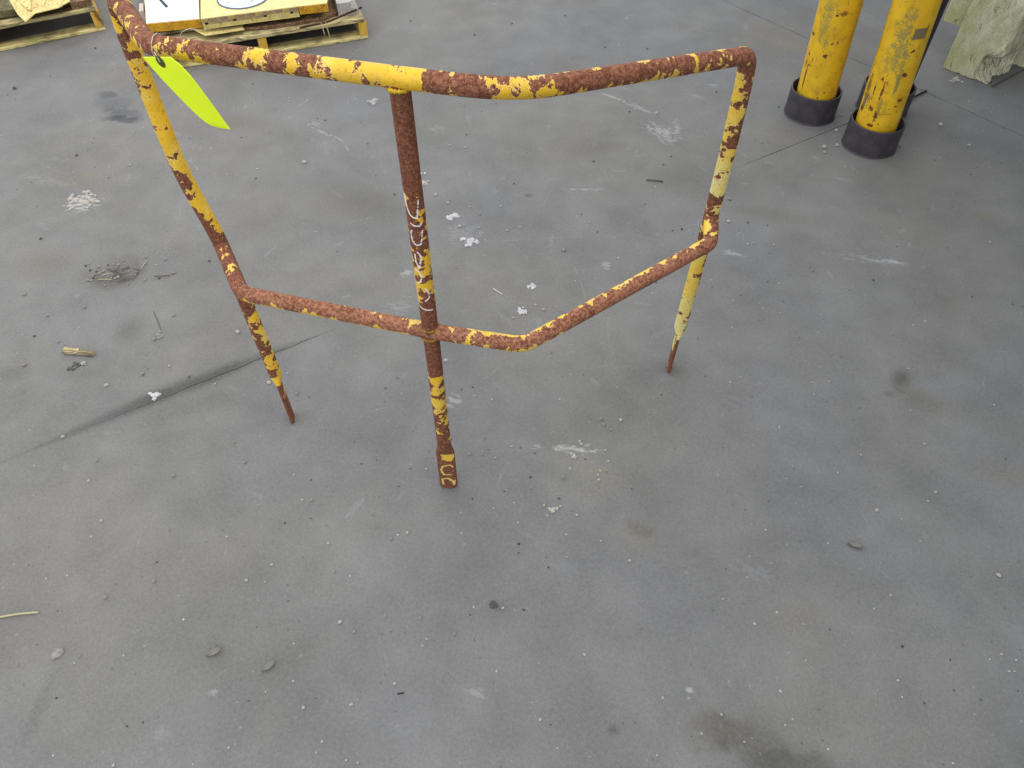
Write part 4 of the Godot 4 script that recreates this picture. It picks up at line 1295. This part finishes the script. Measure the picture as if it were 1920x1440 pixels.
	tag(db, "thin dark steel strip crossing the pallet's right front corner", "strip")
	var lump := base("concrete_lump", Vector3(-0.7521, 0.092, -3.3962), 0.3)
	tag(lump, "pale grey concrete lump at the right end of the loaded pallet", "lump")
	obj("chunk", rough_block(0.085, 0.055, 0.16, 391, 0.8), M.pale_stone, lump, Vector3(0.0, 0, -0.15))
	var ww := rod([Vector3(-1.3769, 0.1050, -3.1882), Vector3(-1.3644, 0.1200, -3.1846), Vector3(-1.3427, 0.1350, -3.1712), Vector3(-1.3300, 0.1350, -3.1807), Vector3(-1.3024, 0.1300, -3.1868), Vector3(-1.2929, 0.1200, -3.2061)], 0.0015, M.wire, "loose_wire", null, 0.02)
	tag(ww, "bent pale wire sticking up by the thin tan plate", "wire")
	var straws := base("straw", Vector3(-0.7933, 0.072, -3.2883))
	tag(straws, "wisps of straw hanging over the loaded pallet's front", "straw")
	for q in [[[605, 42], [609, 48], [612, 57]], [[613, 44], [618, 50], [619, 58], [616, 65]], [[606, 47], [603, 52], [608, 60]], [[614, 63], [622, 70], [626, 75]]]:
		var pts := []
		for k in q.size():
			pts.append(Vector3(0.004 * k + (q[0][0] - 610) * 0.0024, 0.045 - 0.022 * k, 0.012 + 0.006 * k))
		rod(pts, 0.0009, M.straw, "stalk", straws, 0.01)
	# on the pallet in the corner
	var tb := base("bent_plate")
	tag(tb, "bent tan steel plate with a V-shaped tab over the pallet edge", "bent plate")
	obj("sheet", plate([Vector2(-2.1555, -3.4066), Vector2(-2.0744, -3.2890), Vector2(-2.0107, -3.2151), Vector2(-2.0027, -3.2940), Vector2(-1.9232, -3.3497), Vector2(-1.8989, -3.4119), Vector2(-2.0196, -3.6652), Vector2(-2.2718, -3.6364)], 0.1450, 0.1490), M.tan_steel, tb)
	obj("rib", plate([Vector2(-2.0894, -3.3700), Vector2(-2.0327, -3.3085), Vector2(-2.0193, -3.3085), Vector2(-2.1186, -3.5305), Vector2(-2.1606, -3.5305)], 0.1495, 0.1600), M.tan_steel, tb)
	tag(obj("rusty_plate", plate([Vector2(-2.0675, -3.3238), Vector2(-2.0342, -3.3542), Vector2(-1.9485, -3.4055), Vector2(-1.9127, -3.4211), Vector2(-1.9443, -3.4685), Vector2(-2.0989, -3.4579)], 0.1065, 0.1150), M.dark_rust), "dark rusty plate with a pointed end under the bent tan plate", "plate")
	tag(obj("packing", plate([Vector2(-2.2554, -3.2927), Vector2(-2.1185, -3.3429), Vector2(-1.9564, -3.4569), Vector2(-2.0233, -3.6663), Vector2(-2.3964, -3.5540)], 0.1155, 0.1440), M.olive), "olive packing block between the corner pallet and the bent plate", "packing")
	tag(obj("channel", plate([Vector2(-1.9116, -3.4231), Vector2(-1.8370, -3.4600), Vector2(-1.8861, -3.5852), Vector2(-1.9683, -3.5630)], 0.1065, 0.1350), M.rust), "rust brown channel end lying behind the bent tan plate", "channel")


func base_child(called: String, parent: Node3D, at: Vector3, turn: float) -> Node3D:
	var o := Node3D.new()
	o.name = called
	parent.add_child(o, true)
	o.position = at
	o.rotation.y = turn
	return o


func inset(p: Array, d: float) -> Array:
	var mid := Vector2.ZERO
	for q in p: mid += q / p.size()
	var out := []
	for q in p: out.append(q + (mid - q).normalized() * d)
	return out


func disc(r: float, h: float) -> ArrayMesh:
	var pts := []
	for i in 48: pts.append(Vector2.from_angle(TAU * i / 48) * r)
	return plate(pts, 0.0, h, 0.0008)


# ------------------------------------------------------------------ loose things
func stone_mesh(sd: int, flat: float, rough := 0.35, fine := 2) -> ArrayMesh:
	var g := noise(0.9, 2, sd)
	var sm := SphereMesh.new()
	sm.radius = 1.0
	sm.height = 2.0
	sm.radial_segments = 8 * fine
	sm.rings = 4 * fine
	var ar := sm.get_mesh_arrays()
	var v: PackedVector3Array = ar[Mesh.ARRAY_VERTEX]
	for i in v.size():
		var d := v[i]
		var k := 1.0 + rough * g.get_noise_3dv(d * 1.3 + Vector3(sd, 0, 0)) * 1.6
		d *= k
		d.y = maxf(d.y, -0.55) * flat
		v[i] = d
	var st := begin()
	var idx: PackedInt32Array = ar[Mesh.ARRAY_INDEX]
	for i in idx:
		st.set_smooth_group(-1)
		st.add_vertex(v[i])
	st.generate_normals()
	return st.commit()


func debris():
	# wood splinter
	var a := Vector2(-1.263, -1.488)
	var b := Vector2(-1.174, -1.478)
	var o := base("wood_splinter", Vector3(a.x, 0.001, a.y), atan2(-(b - a).y, (b - a).x))
	tag(o, "split yellowish wood splinter lying left of the guard rail", "wood splinter")
	obj("stick", bar(a.distance_to(b), 0.013, 0.016, 0.003, 5, 0.001), M.plank_grey, o)
	obj("splint", bar(a.distance_to(b) * 0.5, 0.004, 0.009, 0.001, 8, 0.0008), M.plank, o, Vector3(0.004, 0.0125, -0.001))
	# twig at the left edge of the picture
	tag(rod([Vector3(-1.1479, 0.0030, -0.6945), Vector3(-1.1060, 0.0040, -0.7049), Vector3(-1.0680, 0.0050, -0.7117), Vector3(-1.0280, 0.0030, -0.7162)], 0.0021, M.straw, "twig", null, 0.03), "thin pale twig lying on the concrete at the lower left", "twig")
	tag(rod([Vector3(0.4725, 0.0030, -2.3146), Vector3(0.5012, 0.0060, -2.3071), Vector3(0.5298, 0.0020, -2.3065)], 0.0023, M.twig, "twig", null, 0.02), "short dark twig behind the guard rail's right half", "twig")
	tag(rod([Vector3(-0.0568, 0.0020, -1.7523), Vector3(-0.0290, 0.0020, -1.7262)], 0.0015, M.wire, "straw_piece", null, 0.02), "short straight straw above the middle rail", "straw")
	tag(rod([Vector3(-1.0607, 0.0020, -1.6524), Vector3(-1.0325, 0.0020, -1.6055), Vector3(-1.0069, 0.0020, -1.5556)], 0.0008, M.twig, "straw_piece", null, 0.02), "thin grey straw standing up to a clod left of the guard", "straw")
	tag(rod([Vector3(-0.2323, 0.0020, -0.5429), Vector3(-0.2194, 0.0030, -0.5447)], 0.0013, M.black, "bristle", null, 0.02), "tiny black bristle in front of the middle leg", "bristle")
	# flat chip
	var c := Vector2(-0.952, -0.626)
	var ch := obj("stone_chip", plate([c + Vector2(-0.010, -0.011), c + Vector2(0.006, -0.012), c + Vector2(0.012, -0.003), c + Vector2(0.008, 0.006), c + Vector2(-0.004, 0.014), c + Vector2(-0.012, 0.012)], 0.0, 0.0045, 0.0018), M.mid_stone)
	tag(ch, "flat grey stone chip with a broken tail at the lower left", "stone chip")
	for q in [[Vector2(-0.504, -0.599), 0.7, "small curled grey leaf in front of the guard rail, right one"], [Vector2(-0.624, -0.628), 0.5, "small curled grey leaf in front of the guard rail, left one"], [Vector2(0.792, -0.878), -0.3, "flattened grey leaf with a dark crack at the right"]]:
		leaf(q[0], q[1], q[2])
	# heaps of pale crumbs
	heap(Vector2(-0.195, -2.112), 0.024, 9, M.chalk, "loose white crumbs nearest the middle leg, upper heap")
	heap(Vector2(-0.138, -1.975), 0.026, 14, M.chalk, "dense heap of white crumbs on the concrete behind the rail")
	heap(Vector2(0.030, -1.657), 0.014, 15, M.chalk, "tight round clump of white crumbs above the middle rail's bend")
	heap(Vector2(-1.468, -2.192), 0.058, 40, M.pale_stone, "broad patch of crushed white plaster left of the guard rail")
	heap(Vector2(-0.552, -2.849), 0.024, 10, M.pale_stone, "pile of pale grit just left under the handrail's joint")
	heap(Vector2(0.062, -1.764), 0.015, 5, M.chalk, "short trail of white flakes behind the middle rail")
	heap(Vector2(1.821, -3.021), 0.035, 9, M.pale_stone, "crumpled pale flakes below the mossy timber")
	heap(Vector2(-0.041, -0.737), 0.010, 6, M.dark_stone, "dark crumbly clod on the open concrete in front of the middle leg")
	heap(Vector2(-1.218, -1.434), 0.016, 6, M.dark_stone, "dark crumbly clod below the wood splinter")
	heap(Vector2(-0.964, -1.330), 0.016, 6, M.chalk, "white flakes just above the joint left of the guard")
	heap(Vector2(-1.019, -1.558), 0.018, 10, M.mid_stone, "grey clod of dirt at the foot of the thin straw")
	heap(Vector2(0.097, -0.973), 0.014, 6, M.pale_stone, "small cluster of pale chips right of the middle foot")
	heap(Vector2(0.156, -1.130), 0.010, 5, M.pale_stone, "few pale chips under the white smear")
	heap(Vector2(-0.313, -2.358), 0.012, 3, M.chalk, "two white pebbles touching beside the middle leg")
	heap(Vector2(-0.307, -2.300), 0.018, 7, M.pale_stone, "fine pale grit under the two white pebbles")
	# swept-up dirt
	var d := base("dirt_pile", Vector3(-1.2237, 0, -1.8179))
	tag(d, "thin scatter of dark dirt, twigs and pebbles left of the guard", "dirt pile")
	var r := RandomNumberGenerator.new()
	r.seed = 15
	for i in 16:
		var p := Vector3(r.randfn(0, 0.05), 0.004, r.randfn(0, 0.028))
		var q := Vector3.RIGHT.rotated(Vector3.UP, r.randfn(0.3, 0.9)) * r.randf_range(0.008, 0.024)
		var s := rod([p - q, p + Vector3(0, r.randf_range(0, 0.004), 0.002), p + q], r.randf_range(0.0007, 0.0014), [M.twig, M.straw, M.twig, M.dark_stone][i % 4], "twig", d, 0.01)
	for i in 40:
		var s := obj("crumb", M.stones[i % 5], [M.dark_stone, M.mid_stone, M.mid_stone, M.mid_stone][i % 4], d, Vector3(r.randfn(0.01, 0.055), 0.002, r.randfn(0.0, 0.032)))
		s.scale = Vector3(1, 0.7, 1) * r.randf_range(0.0016, 0.0046)
		s.rotation.y = r.randf() * TAU


func leaf(c: Vector2, turn: float, label: String):
	var st := begin()
	var L := 0.017
	var rows := 8
	for i in rows:
		for k in 4:
			var q := []
			for e in [[i, k], [i + 1, k], [i + 1, k + 1], [i, k + 1]]:
				var t := float(e[0]) / rows
				var w := sin(PI * clampf(t * 0.94 + 0.03, 0, 1)) * 0.0065
				var s := float(e[1]) / 2.0 - 1.0
				q.append(Vector3((t - 0.5) * 2 * L, 0.001 + 0.0035 * s * s + 0.003 * t * t, s * w))
			quad(st, q, [Vector2.ZERO, Vector2.ZERO, Vector2.ZERO, Vector2.ZERO], Vector3.UP)
	var o := obj("dry_leaf", st.commit(), plain(Color(0.47, 0.465, 0.44), 0.9))
	o.position = Vector3(c.x, 0.001, c.y)
	o.rotation.y = turn
	tag(o, label, "leaf")


func heap(c: Vector2, r: float, n: int, mat: Material, label: String):
	if not M.has("stones"):
		M.stones = []
		for i in 5: M.stones.append(stone_mesh(20 + i, 0.75, 0.55))
	var o := base("crumbs", Vector3(c.x, 0, c.y))
	tag(o, label, "crumbs", "pale and dark crumbs on the concrete")
	var g := RandomNumberGenerator.new()
	g.seed = int(c.x * 1000) * 31 + int(c.y * 1000)
	for i in int(n * 1.6):
		var p := Vector2.from_angle(g.randf() * TAU) * r * g.randf()
		var s := obj("crumb", M.stones[i % 5], mat, o, Vector3(p.x, 0.0015, p.y))
		var k := g.randf_range(0.16, 0.36) * minf(r, 0.020)
		s.scale = Vector3(k * g.randf_range(0.7, 1.6), k * g.randf_range(0.35, 0.8), k)
		s.rotation.y = g.randf() * TAU


func stones(list: Array, label: String):
	# rows of [x, z, size, tone]: 2 pale, 1 middling, 0 dark
	for e in list:
		var o := obj("pebble", M.stones[int(absf(e[0] * 977)) % 5], [M.dark_stone, M.mid_stone, M.pale_stone][int(e[3])])
		o.position = Vector3(e[0], e[2] * 0.30, e[1])
		o.scale = Vector3(1.0, 0.8, 0.85) * e[2] * 0.5
		o.rotation.y = fmod(absf(e[0] * 137.0), TAU)
		tag(o, label, "pebble", "pebbles scattered on the concrete")


func pebbles():
	stones([[-1.355, -1.440, 0.0114, 1], [-1.193, -1.444, 0.0114, 2], [-1.373, -1.551, 0.0072, 0], [-1.295, -1.528, 0.0070, 1], [-1.052, -1.825, 0.0116, 1], [-0.954, -1.881, 0.0071, 0], [-0.997, -1.636, 0.0097, 1], [-1.024, -1.538, 0.0095, 1], [-1.472, -1.726, 0.0087, 1], [-1.529, -1.992, 0.0081, 0], [-1.368, -1.636, 0.0085, 1], [-1.273, -1.670, 0.0098, 1]], "small pebble on the concrete beside the wood splinter and dirt pile")
	stones([[-1.155, -1.191, 0.0085, 2], [-1.103, -1.366, 0.0102, 2], [-1.018, -1.406, 0.0113, 1], [-0.886, -1.396, 0.0062, 0], [-0.952, -1.436, 0.0068, 2], [-1.041, -1.117, 0.0083, 1], [-1.041, -1.057, 0.0060, 2], [-1.373, -2.407, 0.0075, 2], [-1.588, -2.468, 0.0091, 0], [-2.012, -2.944, 0.0136, 0], [-1.807, -3.288, 0.0083, 0], [-1.530, -1.989, 0.0055, 0]], "small pebble on the concrete beside the wood splinter and dirt pile")
	stones([[-0.792, -1.568, 0.0119, 2], [-0.662, -1.375, 0.0102, 2], [-0.579, -1.335, 0.0066, 1], [-0.545, -1.328, 0.0056, 1], [-0.837, -1.071, 0.0082, 1], [-0.669, -1.112, 0.0083, 1], [-0.749, -2.424, 0.0148, 2], [-0.809, -1.371, 0.0057, 2], [-0.618, -1.410, 0.0057, 2], [-0.710, -1.174, 0.0063, 1]], "small pebble on the concrete near the guard rail's left foot")
	stones([[-0.971, -0.944, 0.0068, 2], [-0.979, -0.902, 0.0057, 2], [-0.904, -0.621, 0.0060, 1], [-0.910, -0.606, 0.0043, 2], [-0.895, -0.751, 0.0082, 1], [-0.545, -0.831, 0.0056, 2], [-0.594, -0.792, 0.0064, 2], [-0.425, -0.885, 0.0057, 2], [-0.401, -0.814, 0.0065, 1], [-0.418, -0.516, 0.0066, 2], [-0.371, -0.695, 0.0080, 2], [-0.800, -0.790, 0.0083, 1]], "small pebble on the open concrete at the lower left")
	stones([[-0.808, -0.837, 0.0044, 0], [-0.805, -0.920, 0.0049, 1], [-0.664, -0.902, 0.0057, 2], [-0.506, -1.002, 0.0059, 2], [-0.483, -1.002, 0.0080, 1], [-0.371, -0.452, 0.0048, 2], [-0.378, -0.432, 0.0040, 2], [-0.763, -0.409, 0.0055, 2], [-0.611, -0.411, 0.0040, 2], [-0.550, -0.441, 0.0040, 2], [-0.448, -0.569, 0.0043, 2], [-0.813, -0.622, 0.0044, 2]], "small pebble on the open concrete at the lower left")
	stones([[-0.061, -1.154, 0.0062, 1], [-0.107, -1.137, 0.0084, 1], [-0.074, -1.137, 0.0062, 1], [-0.042, -1.126, 0.0052, 2], [-0.001, -1.160, 0.0053, 2], [-0.254, -1.096, 0.0061, 1], [-0.212, -1.147, 0.0062, 1], [-0.214, -1.092, 0.0052, 2], [0.045, -1.068, 0.0055, 0], [0.047, -1.035, 0.0060, 1], [0.126, -1.068, 0.0112, 1], [0.113, -1.006, 0.0054, 0]], "small pebble on the concrete around the middle leg's foot")
	stones([[0.127, -1.317, 0.0056, 2], [-0.053, -1.315, 0.0056, 2], [-0.100, -1.328, 0.0056, 2], [-0.107, -1.360, 0.0046, 0], [-0.136, -1.352, 0.0039, 0], [-0.185, -1.456, 0.0104, 2], [-0.343, -1.356, 0.0046, 0], [0.110, -1.488, 0.0069, 1], [-0.245, -0.913, 0.0067, 2], [-0.281, -0.896, 0.0067, 1], [-0.240, -0.564, 0.0059, 2], [-0.323, -0.522, 0.0066, 2]], "small pebble on the concrete around the middle leg's foot")
	stones([[0.234, -1.250, 0.0098, 1], [0.239, -1.230, 0.0086, 1], [0.285, -1.246, 0.0087, 2], [0.256, -1.215, 0.0064, 1], [0.173, -1.177, 0.0074, 2], [0.177, -1.169, 0.0074, 2], [0.237, -1.149, 0.0053, 2], [0.242, -1.116, 0.0052, 2], [0.219, -1.087, 0.0052, 2], [0.214, -1.060, 0.0060, 2], [0.058, -1.140, 0.0043, 0], [0.292, -1.034, 0.0035, 0]], "small pebble near the white smear right of the middle foot")
	stones([[0.077, -0.987, 0.0059, 2], [0.116, -0.984, 0.0059, 2], [0.084, -0.959, 0.0049, 2], [0.154, -0.960, 0.0058, 2], [0.143, -0.971, 0.0027, 0], [0.268, -0.840, 0.0066, 2], [-0.020, -0.727, 0.0054, 2], [-0.091, -0.711, 0.0037, 0], [0.024, -0.724, 0.0037, 0], [-0.032, -0.589, 0.0051, 2], [0.152, -0.624, 0.0060, 2], [0.056, -0.493, 0.0057, 2]], "small pebble near the white smear right of the middle foot")
	stones([[0.076, -0.484, 0.0034, 0], [0.280, -0.427, 0.0040, 2], [0.305, -0.536, 0.0050, 2], [-0.275, -0.708, 0.0062, 1], [-0.337, -0.673, 0.0071, 1], [-0.198, -0.704, 0.0072, 1], [-0.123, -0.669, 0.0071, 1], [-0.189, -0.643, 0.0044, 2], [0.088, -0.440, 0.0040, 2], [-0.296, -0.414, 0.0040, 2], [-0.319, -0.418, 0.0040, 2], [-0.181, -0.657, 0.0044, 2]], "small pebble on the open concrete in front of the guard rail")
	stones([[1.030, -1.024, 0.0060, 2], [1.003, -0.999, 0.0050, 2], [0.871, -0.973, 0.0079, 2], [1.093, -0.805, 0.0092, 2], [0.522, -0.691, 0.0062, 2], [0.791, -0.570, 0.0050, 2], [0.545, -0.549, 0.0067, 2], [1.027, -0.589, 0.0051, 2], [1.038, -0.589, 0.0034, 2], [0.836, -0.757, 0.0046, 2], [0.789, -0.725, 0.0045, 2], [0.845, -0.413, 0.0047, 2]], "small pebble on the bare concrete at the lower right")
	stones([[0.557, -0.494, 0.0041, 2], [0.540, -0.483, 0.0041, 2], [0.464, -0.748, 0.0046, 2], [0.417, -0.503, 0.0049, 2], [0.372, -0.467, 0.0048, 2], [0.789, -0.537, 0.0042, 2], [1.026, -0.625, 0.0044, 2], [0.627, -0.691, 0.0036, 2], [0.453, -0.452, 0.0041, 2], [0.469, -0.458, 0.0041, 1], [0.922, -0.503, 0.0033, 2], [0.947, -0.891, 0.0038, 2]], "small pebble on the bare concrete at the lower right")
	stones([[0.007, -2.294, 0.0060, 0], [0.165, -1.933, 0.0131, 1], [0.336, -1.894, 0.0078, 2], [0.558, -2.041, 0.0074, 0], [0.280, -2.027, 0.0047, 0], [0.545, -2.411, 0.0061, 0], [0.579, -2.461, 0.0062, 0], [0.070, -1.682, 0.0073, 2], [0.093, -1.661, 0.0073, 2], [0.003, -1.627, 0.0072, 2], [-0.173, -2.055, 0.0109, 2], [-0.109, -2.050, 0.0069, 2]], "small pebble on the concrete seen between handrail and middle rail")
	stones([[-0.016, -2.033, 0.0068, 2], [0.026, -2.052, 0.0055, 2], [-0.143, -2.162, 0.0056, 2], [-0.038, -2.165, 0.0071, 2], [-0.171, -2.520, 0.0077, 2], [-0.231, -2.534, 0.0077, 2], [-0.171, -2.606, 0.0064, 0], [0.295, -2.431, 0.0069, 0], [-0.263, -2.228, 0.0099, 2], [-0.218, -2.183, 0.0084, 2], [-0.172, -1.848, 0.0052, 1], [0.458, -2.769, 0.0067, 0]], "small pebble on the concrete seen between handrail and middle rail")
	stones([[0.560, -2.757, 0.0112, 2], [0.823, -2.919, 0.0069, 0], [0.782, -2.075, 0.0064, 0], [0.719, -2.081, 0.0110, 2], [0.844, -2.061, 0.0048, 0], [0.760, -1.965, 0.0067, 2], [0.780, -1.970, 0.0067, 2], [0.745, -2.204, 0.0128, 1], [0.743, -2.019, 0.0054, 2], [1.169, -1.597, 0.0061, 2], [1.208, -1.612, 0.0061, 2], [1.545, -1.975, 0.0053, 2]], "small pebble on the concrete right of the guard rail")
	stones([[0.820, -1.377, 0.0045, 2], [0.865, -1.379, 0.0045, 2], [1.283, -1.297, 0.0055, 2], [1.053, -1.169, 0.0053, 2], [0.881, -1.135, 0.0053, 2], [1.098, -1.426, 0.0046, 2], [1.054, -1.278, 0.0044, 2], [0.612, -1.791, 0.0051, 2], [0.819, -1.776, 0.0051, 2], [1.396, -1.946, 0.0036, 0], [1.113, -1.796, 0.0035, 0], [1.241, -1.122, 0.0036, 0]], "small pebble on the concrete right of the guard rail")
	stones([[1.634, -2.673, 0.0157, 2], [1.691, -2.534, 0.0107, 2], [1.152, -2.520, 0.0152, 2], [1.144, -2.489, 0.0090, 2], [1.227, -2.635, 0.0125, 2], [1.277, -2.745, 0.0081, 2], [1.431, -2.538, 0.0107, 1], [1.203, -2.534, 0.0122, 2], [1.431, -2.520, 0.0063, 0], [1.048, -2.804, 0.0067, 0], [1.472, -3.307, 0.0072, 2], [1.556, -2.869, 0.0066, 2]], "small pebble on the concrete around the bollards")
	stones([[0.403, -3.298, 0.0074, 0], [0.585, -3.283, 0.0074, 0], [0.105, -3.012, 0.0059, 0], [-0.166, -3.412, 0.0076, 0], [-0.462, -3.548, 0.0066, 0], [0.000, -3.521, 0.0065, 0], [0.245, -3.602, 0.0066, 0], [-0.719, -2.711, 0.0095, 1], [-0.535, -2.545, 0.0053, 0], [-0.482, -2.341, 0.0040, 0], [-0.405, -2.231, 0.0059, 0], [-0.903, -2.325, 0.0060, 0]], "small pebble on the concrete behind the handrail")
	# grit too small to pick apart
	var mm := MultiMesh.new()
	mm.transform_format = MultiMesh.TRANSFORM_3D
	mm.use_colors = true
	mm.mesh = stone_mesh(33, 0.8, 0.35, 1)
	var count := 1000
	mm.instance_count = count
	var r := RandomNumberGenerator.new()
	r.seed = 91
	var dens := noise(1.1, 3, 17)
	for i in count:
		var p := Vector2.ZERO
		for t in 6:
			p = Vector2(r.randf_range(-2.6, 2.6), r.randf_range(-4.2, -0.1))
			if r.randf() < 0.35 + dens.get_noise_2dv(p) * 2.2: break
		var s := r.randf_range(0.0009, 0.0021) * (1.6 if r.randf() < 0.12 else 1.0)
		mm.set_instance_transform(i, Transform3D(Basis(Vector3.UP, r.randf() * TAU).scaled(Vector3(s, s * 0.85, s)), Vector3(p.x, s * 0.45, p.y)))
		var v := r.randf_range(0.30, 0.52) if r.randf() < 0.55 else r.randf_range(0.03, 0.09)
		mm.set_instance_color(i, Color(v, v * 0.99, v * 0.96))
	var o := MultiMeshInstance3D.new()
	o.name = "grit"
	o.multimesh = mm
	var gm := plain(Color.WHITE, 0.9)
	gm.vertex_color_use_as_albedo = true
	o.material_override = gm
	add_child(o)
	tag(o, "fine pale and dark grit strewn over the concrete", "grit", "", "stuff")
